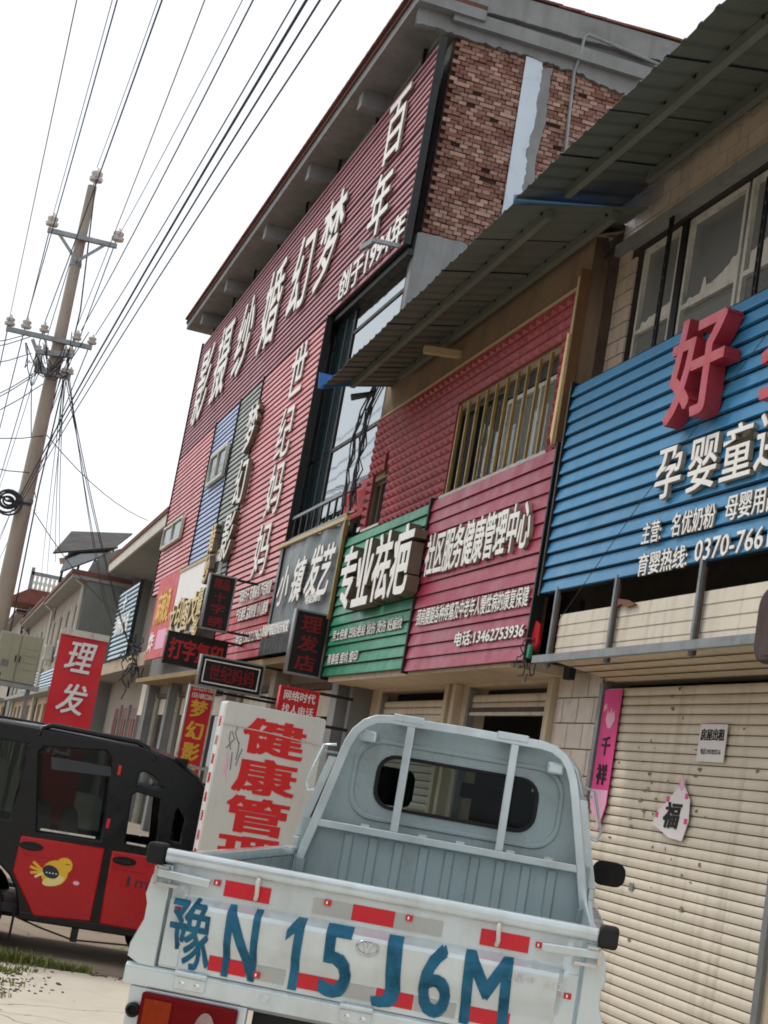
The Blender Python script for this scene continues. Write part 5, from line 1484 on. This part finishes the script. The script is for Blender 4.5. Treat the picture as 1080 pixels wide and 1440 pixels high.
# cab shell
def loft(path, ys, sc=None):
    b = MB(); n = len(path); vs = []
    for k, y in enumerate(ys):
        f = sc[k] if sc else 1
        vs += [(x*f, y, z) for x, z in path]
    b.add(vs, [(k*n+i, k*n+i+1, (k+1)*n+i+1, (k+1)*n+i) for k in range(len(ys)-1) for i in range(n-1)])
    return b
top = [(x+.0, z+.012) for x, z in cabo[4:15]]
rf = obj('cab_roof', loft([(.628, 1.62)]+top+[(-.588, 1.62)], [2.505, 2.56, 2.8, 3.2, 3.42], [1.0, 1.02, 1.03, 1.02, .98]).mesh('roof', 50), m_silver, tk)
sd = rf.modifiers.new('solid', 'SOLIDIFY'); sd.thickness = .02
for s in (-1, 1):
    ox = .01 if s > 0 else .0
    tpart('cab_side', MB().ext([(s*.71+ox, .45), (s*.735+ox, .8), (s*.728+ox, 1.24), (s*.69+ox, 1.24), (s*.69+ox, .45)], 2.50, 3.75, 'y'), m_silver, bevel=.01)
    tpart('rear_pillar', MB().add([(s*.728+ox, 2.50, 1.24), (s*.69+ox, 2.50, 1.24), (s*.585+ox, 2.50, 1.64), (s*.625+ox, 2.50, 1.64), (s*.728+ox, 2.74, 1.24), (s*.69+ox, 2.74, 1.24), (s*.60+ox, 2.70, 1.64), (s*.635+ox, 2.70, 1.64)],
          [(0, 1, 2, 3), (7, 6, 5, 4), (0, 4, 5, 1), (1, 5, 6, 2), (2, 6, 7, 3), (3, 7, 4, 0)]), m_silver)
    tpart('front_pillar', MB().bar((s*.70+ox, 3.72, 1.22), (s*.60+ox, 3.40, 1.66), .05, .06), m_silver)
    tpart('side_glass', MB().add([(s*.71+ox, 2.74, 1.24), (s*.61+ox, 2.70, 1.64), (s*.60+ox, 3.40, 1.66), (s*.70+ox, 3.68, 1.24)], [(0, 1, 2, 3)]), g_clear)
    tpart('door_handle_loop', MB().tube([(s*.60+ox, 2.52, 1.70), (s*.66+ox, 2.52, 1.69), (s*.715+ox, 2.52, 1.50), (s*.70+ox, 2.52, 1.46), (s*.66+ox, 2.52, 1.47)], .008, 6), m_silver, smooth=60)
    tpart('gutter', MB().bar((s*.645+ox, 2.50, 1.66), (s*.625+ox, 3.40, 1.68), .014, .012), m_silvd)
tpart('cab_front', MB().ext([(3.72, .40), (3.86, .45), (3.86, .95), (3.76, 1.20), (3.70, 1.20)], -.68, .70, 'x'), m_silver, bevel=.02)
tpart('windscreen', MB().add([(-.66, 3.74, 1.20), (.69, 3.74, 1.20), (.56, 3.40, 1.80), (-.53, 3.40, 1.80)], [(0, 1, 2, 3)]), g_clear)
tpart('dashboard', MB().box(-.66, .68, 3.35, 3.70, .9, 1.15), m_darkseat, bevel=.03)
tpart('cab_floor', MB().box(-.68, .70, 2.54, 3.72, .55, .62), m_black)
tpart('seat_bench', MB().box(-.62, .64, 2.58, 3.05, .62, .98), m_darkseat, bevel=.05)
for x in (-.32, .36):
    st = tpart('seat_back', MB().box(x-.24, x+.24, 2.56, 2.70, .98, 1.45), m_darkseat, bevel=.05)
    obj('headrest', MB().box(x-.12, x+.12, 2.58, 2.68, 1.455, 1.64).mesh(), m_darkseat, st, bevel=.045)
tpart('steering_wheel', MB().tube([(-.34+.18*math.cos(a), 3.25+.06*math.sin(a), 1.15+.17*math.sin(a)) for a in [k*2*math.pi/18 for k in range(19)]], .014, 6), m_rubber, smooth=60)
tpart('rear_view_mirror', MB().box(-.02, .20, 3.28, 3.31, 1.56, 1.64), m_rubber, bevel=.01)
for s in (-1, 1):
    if s > 0:
        x, z = onm(856, 1228, TM @ TFl(3.25))
    mm = tpart('side_mirror', MB().ext(rrect(s*x-.085, s*x+.085, z-.065, z+.06, .05, 4), 3.2, 3.28, 'y'), m_rubber, smooth=40, bevel=.012)
    obj('arm', MB().bar((s*x-s*.06, 3.26, z-.02), (s*.70, 3.3, z-.05), .03).mesh(), m_rubber, mm)
def wheel(parent, x, y, r, wd, side):
    W = obj('wheel', MB().lathe([(r*.62, -wd/2), (r*.92, -wd/2), (r, -wd*.35), (r, wd*.35), (r*.92, wd/2), (r*.62, wd/2)], 28, T(x, y, r+.012) @ Matrix.Rotation(math.pi/2, 4, 'Y')).mesh('tyre', 40), m_rubber, parent)
    obj('rim', MB().lathe([(r*.62, -wd*.3), (r*.60, wd*.35), (r*.3, wd*.25), (r*.12, wd*.42)], 20, T(x, y, r+.012) @ Matrix.Rotation(math.pi/2*side, 4, 'Y')).mesh('rim', 40), m_steel, W)
for s in (-1, 1):
    wheel(tk, s*.60, .78, .275, .16, s); wheel(tk, s*.62, 3.25, .275, .16, s)
    tpart('chassis_rail', MB().box(s*.36-.03, s*.36+.03, .15, 3.7, .44, .56), m_black)
tpart('axle', MB().tube([(-.6, .78, .287), (.6, .78, .287)], .045, 10), m_black)
tpart('exhaust', MB().tube([(.2, .1, .38), (.2, 1.4, .40)], .03, 8), m_rust)

# ================================================================== black and red electric three wheeler
KM = T(1.0, 11.25, 0) @ Matrix.Rotation(math.radians(-5), 4, 'Z') @ T(0, .56, 0)    # x forward, y left, z up
kt = thing('electric_cab', 'black and red enclosed electric three wheeler with a bird sticker', 'vehicle', KM)
SIDE = Matrix(((1, 0, 0, 0), (0, 0, -1, -.56), (0, 1, 0, 0), (0, 0, 0, 1)))
SW = KM @ SIDE
q_ = lambda px, py, off=0.: onm(px, py, SW, off)
def kpart(name, mb, m, M=None, smooth=False, bevel=0., parent=kt):
    return obj(name, mb.mesh(name, smooth) if isinstance(mb, MB) else mb, m, parent, M, bevel=bevel)
arch = [(-.52+.34*math.cos(a), .27+.34*math.sin(a)) for a in [math.radians(v) for v in range(180, -1, -15)]]
outl = [(1.14, .27), (1.16, .55), (1.10, .85), (1.04, 1.10), (.98, 1.28), (.88, 1.39), (.70, 1.48), (.45, 1.535), (-.9, 1.54), (-1.15, 1.48), (-1.33, 1.35), (-1.42, .9), (-1.40, .30), (-.87, .27)]+arch[1:-1]+[(-.16, .24)]
rw_ = [q_(52, 1168), q_(141, 1182), q_(157, 1066), q_(150, 1056), q_(62, 1050), q_(55, 1058)]
fw_ = [q_(176, 1184), q_(219, 1190), q_(226, 1124), q_(192, 1114), q_(186, 1118)]
sw_ = [q_(239, 1181), q_(252, 1184), q_(260, 1152), q_(251, 1137), q_(247, 1141)]
qw_ = [q_(192, 1104), q_(197, 1087), q_(204, 1085), q_(216, 1092), q_(228, 1106), q_(222, 1109)]
bw_ = [(-1.25, .88), (-.36, .88), (-.33, 1.42), (-1.05, 1.42), (-1.2, 1.3)]
near_holes = [rw_, fw_, qw_, bw_, sw_]
for nm, y, hl in (('body_side', -.56, near_holes), ('body_side', .56, [rw_, fw_, qw_, bw_, sw_])):
    kpart(nm, plate(outl, hl, .045, .012), m_tukb, M=Matrix(((1, 0, 0, 0), (0, 0, -1, y), (0, 1, 0, 0), (0, 0, 0, 1))))
for hl, nm in ((rw_, 'side_window'), (qw_, 'quarter_light'), (bw_, 'rear_quarter_window')):
    for y in (-.55, .55):
        kpart(nm, plate(hl, (), .004), g_car if nm != 'quarter_light' else g_clear, M=Matrix(((1, 0, 0, 0), (0, 0, -1, y), (0, 1, 0, 0), (0, 0, 0, 1))))
# half wound-down rear door glass and sills
a_, b__ = q_(57, 1166, .03), q_(134, 1178, .03)
kpart('window_trim', MB().bar((a_[0], -.59, a_[1]), (b__[0], -.59, b__[1]), .012, .014), m_alu)
a_, b__ = q_(178, 1185, .03), q_(205, 1190, .03)
kpart('window_trim', MB().bar((a_[0], -.59, a_[1]), (b__[0], -.59, b__[1]), .012, .014), m_alu)
top_g = [q_(72, 1064), q_(156, 1078), q_(157, 1092), (q_(72, 1082)[0], q_(72, 1082)[1])]
kpart('wind_deflector', plate(top_g, (), .012, .003), mat('smoked_plastic', rgb(40, 48, 50), .2, var=.1, bump=0), M=SIDE @ T(0, 0, .02))
# doors
d1 = [q_(30, 1175, .03), q_(147, 1193, .03), q_(127, 1296, .03), q_(46, 1288, .03), q_(18, 1225, .03)]
d2 = [q_(158, 1196, .03), q_(292, 1217, .03), q_(296, 1326, .03), q_(139, 1299, .03)]
D1 = kpart('door', plate(d1, (), .03, .010), m_tukr, M=SIDE @ T(0, 0, .022))
D2 = kpart('door', plate(d2, (), .03, .010), m_tukr, M=SIDE @ T(0, 0, .022))
for dr, hx, hy in ((D1, 44, 1190), (D2, 175, 1211)):
    x, z = q_(hx, hy, .04)
    obj('handle_recess', plate([(.085*math.cos(a), .030*math.sin(a)) for a in [k*math.pi/10 for k in range(20)]], (), .012, .004), m_tukb, dr, T(x, z, .016))
    obj('handle', MB().ext(rrect(-.07, .05, -.012, .012, .011, 3), 0, .02, 'z').mesh(), m_rubber, dr, T(x, z, .022))
    obj('lock', MB().lathe([(.008, 0), (.008, .004)], 10, T(x-.06, z, .024)).mesh(), m_chrome, dr)
    obj('press_line', MB().ext(rrect(-.10, .10, -.008, .008, .007, 3), 0, .006, 'z').mesh(), m_tukr, dr, T(x+.06, z-.055, .014), bevel=.003)
# bird sticker
def el(cx, cy, rx, ry, rot=0, n=28, a0=0, a1=360):
    o = []
    for k in range(n):
        a = math.radians(a0+(a1-a0)*k/(n-1 if a1-a0 < 360 else n)); x, y = rx*math.cos(a), ry*math.sin(a)
        c, s = math.cos(rot), math.sin(rot); o.append((cx+x*c-y*s, cy+x*s+y*c))
    return o
bx, bz = q_(77, 1227, .04)
bird = obj('bird_sticker', plate(el(0, -.005, .092, .088, .5), (), .002), m_bird, D1, T(bx, bz, .0165))
obj('head', plate(el(.055, .055, .058, .055), (), .002), m_bird, bird, T(0, 0, .0004))
obj('belly', plate(el(.0, -.058, .075, .034, .35), (), .002), m_birdp, bird, T(0, 0, .0008))
obj('wing', plate(el(-.028, .0, .060, .042, -.35), (), .002), m_navy, bird, T(0, 0, .0016))
for k in range(4):
    obj('wing_dash', plate(rect(-.06+k*.022, -.05+k*.022, -.012, -.004), (), .002), m_white, bird, T(0, 0, .0022))
obj('beak', plate([(.108, .065), (.128, .058), (.108, .045)], (), .002), m_amber, bird, T(0, 0, .0004))
obj('eye_line', plate(rect(.062, .092, .066, .070), (), .002), m_ink, bird, T(0, 0, .0022))
for k, (dx, dy) in enumerate(((-.16, .05), (-.175, .015), (-.165, -.025), (-.13, -.05))):
    obj('tail_feather', plate(ribbon([(-.07, -.01), (dx, dy)], .018), (), .002), m_birdp if k == 3 else m_bird, bird, T(0, 0, .0004*k))
x, z = q_(107, 1242, .04)
obj('dent_mark', plate(el(0, 0, .022, .014), (), .002), m_palep, D1, T(x, z, .0165))
x, z = q_(177, 1246, .04)
letters('door_letter', 'I', D2, x, z, .0155, .02, .07, m_navy, .0015, .0)
letters('door_letter', 'm', D2, x+.06, z, .0155, .09, .05, m_navy, .0015, .0)
for px, py in ((168, 1083), (152, 1158)):
    x, z = q_(px, py, .03)
    kpart('red_marker', MB().box(x-.012, x+.012, -.60, -.583, z-.035, z+.035), m_sticker, bevel=.004)
# roof
rp = [(1.0, 1.27), (.90, 1.385), (.72, 1.48), (.47, 1.535), (-.2, 1.55), (-.9, 1.54), (-1.15, 1.48), (-1.33, 1.34)]
b = MB(); ny = 14; vs = []
for x, z in rp:
    for j in range(ny+1):
        t_ = -1+2*j/ny
        vs.append((x, .575*t_, z+.035*(1-t_**2)-.02*max(0, abs(t_)-.85)/.15))
b.add(vs, [(i*(ny+1)+j, i*(ny+1)+j+1, (i+1)*(ny+1)+j+1, (i+1)*(ny+1)+j) for i in range(len(rp)-1) for j in range(ny)])
ro = kpart('roof', b, m_tukb, smooth=60)
sd = ro.modifiers.new('solid', 'SOLIDIFY'); sd.thickness = .02
for s in (-1, 1):
    z0 = 1.545
    kpart('roof_rail', MB().tube([(-.28, s*.575, z0-.06), (-.26, s*.56, z0+.0), (-.2, s*.54, z0+.03), (.42, s*.54, z0+.02), (.50, s*.55, z0-.02), (.56, s*.575, z0-.09)], .020, 8), m_tukb, smooth=60)
    kpart('roof_rib', MB().bar((-1.0, s*.3, 1.575), (.4, s*.3, 1.575), .05, .02), m_tukb, bevel=.008)
x, z = q_(255, 1076)
kpart('camera_bracket', MB().box(x-.05, x+.05, -.50, -.42, z-.04, z+.05), m_rubber, bevel=.01)
kpart('mirror_arm', MB().bar((x, -.46, z), (x+.24, -.58, z+.0), .02), m_steel)
# front, floor, seats, skirts
kpart('front_panel', MB().ext([(1.02, .27), (1.17, .30), (1.18, .55), (1.11, .86), (1.06, .86)], -.54, .54, 'y'), m_tukb, bevel=.02)
kpart('windscreen', MB().add([(1.09, -.54, .86), (1.09, .54, .86), (.97, .54, 1.28), (.97, -.54, 1.28)], [(0, 1, 2, 3)]), g_clear)
kpart('rear_panel', MB().box(-1.42, -1.36, -.54, .54, .30, .95), m_tukb)
kpart('floor', MB().box(-1.36, 1.05, -.535, .535, .26, .32), m_black)
kpart('skirt', MB().box(-.16, 1.1, -.59, -.53, .225, .285), m_tukb, bevel=.01)
kpart('step_bracket', MB().box(.22, .27, -.57, -.50, .13, .24), m_black)
kpart('brake_cable', MB().tube([(-.18, -.56, .24), (.0, -.55, .19), (.24, -.54, .14), (.7, -.53, .165), (1.0, -.5, .2)], .007, 5), m_cable)
st = kpart('seat_base', MB().box(-.15, .35, -.45, .45, .32, .68), m_seat, bevel=.05)
sb_ = kpart('seat_back', MB().box(-.22, -.08, -.15, .30, .66, 1.02), m_seat, bevel=.06)
kpart('rear_seat', MB().box(-1.0, -.5, -.45, .45, .32, .95), m_darkseat, bevel=.05)
x, z = q_(105, 1155)
kpart('driver_seat_back', MB().ext([(x-.10, .62), (x+.08, .62), (x+.02, .98), (x-.04, 1.03), (x-.11, .98)], -.05, .32, 'y'), m_seat, bevel=.04)
kpart('steering_column', MB().tube([(1.0, .0, .75), (.78, .0, .92)], .03, 8), m_black)
kpart('handlebar', MB().tube([(.74, -.3, .98), (.80, -.2, .95), (.80, .2, .95), (.74, .3, .98)], .018, 8), m_black, smooth=60)
wheel_M = Matrix.Rotation(math.pi/2, 4, 'X')
for y, s in ((-.48, 1), (.48, -1)):
    r = .25
    W = kpart('wheel', MB().lathe([(r*.62, -.06), (r*.93, -.06), (r, -.04), (r, .04), (r*.93, .06), (r*.62, .06)], 28, T(-.52, y, r) @ wheel_M), m_rubber, smooth=40)
    obj('rim', MB().lathe([(r*.62, -.03), (r*.6, .045), (r*.25, .03), (r*.1, .05)], 20, T(-.52, y, r) @ Matrix.Rotation(math.pi/2*s, 4, 'X')).mesh('rim', 40), m_steel, W)
W = kpart('wheel', MB().lathe([(.15, -.05), (.23, -.05), (.245, -.03), (.245, .03), (.23, .05), (.15, .05)], 24, T(.85, 0, .245) @ wheel_M), m_rubber, smooth=40)
kpart('axle', MB().tube([(-.52, -.45, .25), (-.52, .45, .25)], .035, 8), m_black)
kpart('mud_flap', MB().box(-.20, -.185, -.56, -.40, .08, .30), m_rubber)
kpart('chassis', MB().box(-.5, 1.0, -.25, .25, .2, .262), m_black)

# ================================================================== weeds along the broken slab edge
rr = random.Random(21)
b = MB()
def blade(x, y, h, lean, az, w_=.006, z0=0.):
    c, s = math.cos(az), math.sin(az)
    pts = [(0, 0), (lean*.35, h*.6), (lean, h)]
    L_ = []
    for k, (d, z) in enumerate(pts):
        ww = w_*(1-.45*k) if k < 2 else 0
        L_.append([(x+d*c-ww*s, y+d*s+ww*c, z0+z), (x+d*c+ww*s, y+d*s-ww*c, z0+z)])
    b.add([L_[0][0], L_[0][1], L_[1][1], L_[1][0], L_[2][0]], [(0, 1, 2, 3), (3, 2, 4)])
for i in range(1500):
    x = rr.uniform(.1, 1.12)**1.0; y = 10.72+.06*x*.3+abs(rr.gauss(0, .16))
    if rr.random() < (x-.5)*.9: continue
    blade(x, y, rr.uniform(.03, .12)*(1.15-x*.5), rr.uniform(.0, .07), rr.uniform(0, 6.28))
for i in range(300):
    x = rr.uniform(1.0, 1.35); y = 10.70+abs(rr.gauss(0, .05))
    blade(x, y, rr.uniform(.02, .07), rr.uniform(0, .04), rr.uniform(0, 6.28))
for cx, cy, n in ((.72, 10.25, 160), (.62, 9.3, 60), (.85, 10.4, 50), (.7, 9.75, 30)):
    for i in range(n):
        blade(cx+rr.gauss(0, .08), cy+rr.gauss(0, .05), rr.uniform(.015, .05), rr.uniform(0, .05), rr.uniform(0, 6.28), .005, .012)
o = obj('grass', b.mesh(), m_grass)
tag(o, 'ragged green grass and weeds along the broken slab edge', 'grass', kind='stuff')
# dead stalks and chips of dirt on the slab
b = MB()
for i in range(260):
    x, y = (rr.gauss(.78, .14), rr.gauss(10.05, .35)) if i % 3 else (rr.uniform(.4, 2.0), 10.62+rr.gauss(0, .05))
    s_ = rr.uniform(.004, .018)
    b.box(x, x+s_*rr.uniform(.5, 2), y, y+s_, .012, .014+s_*.3)
tag(obj('debris', b.mesh(), mat('dirt_crumbs', rgb(92, 80, 64), .95, var=.2)), 'scattered dirt crumbs and dead leaf bits on the slab', 'debris', kind='stuff')
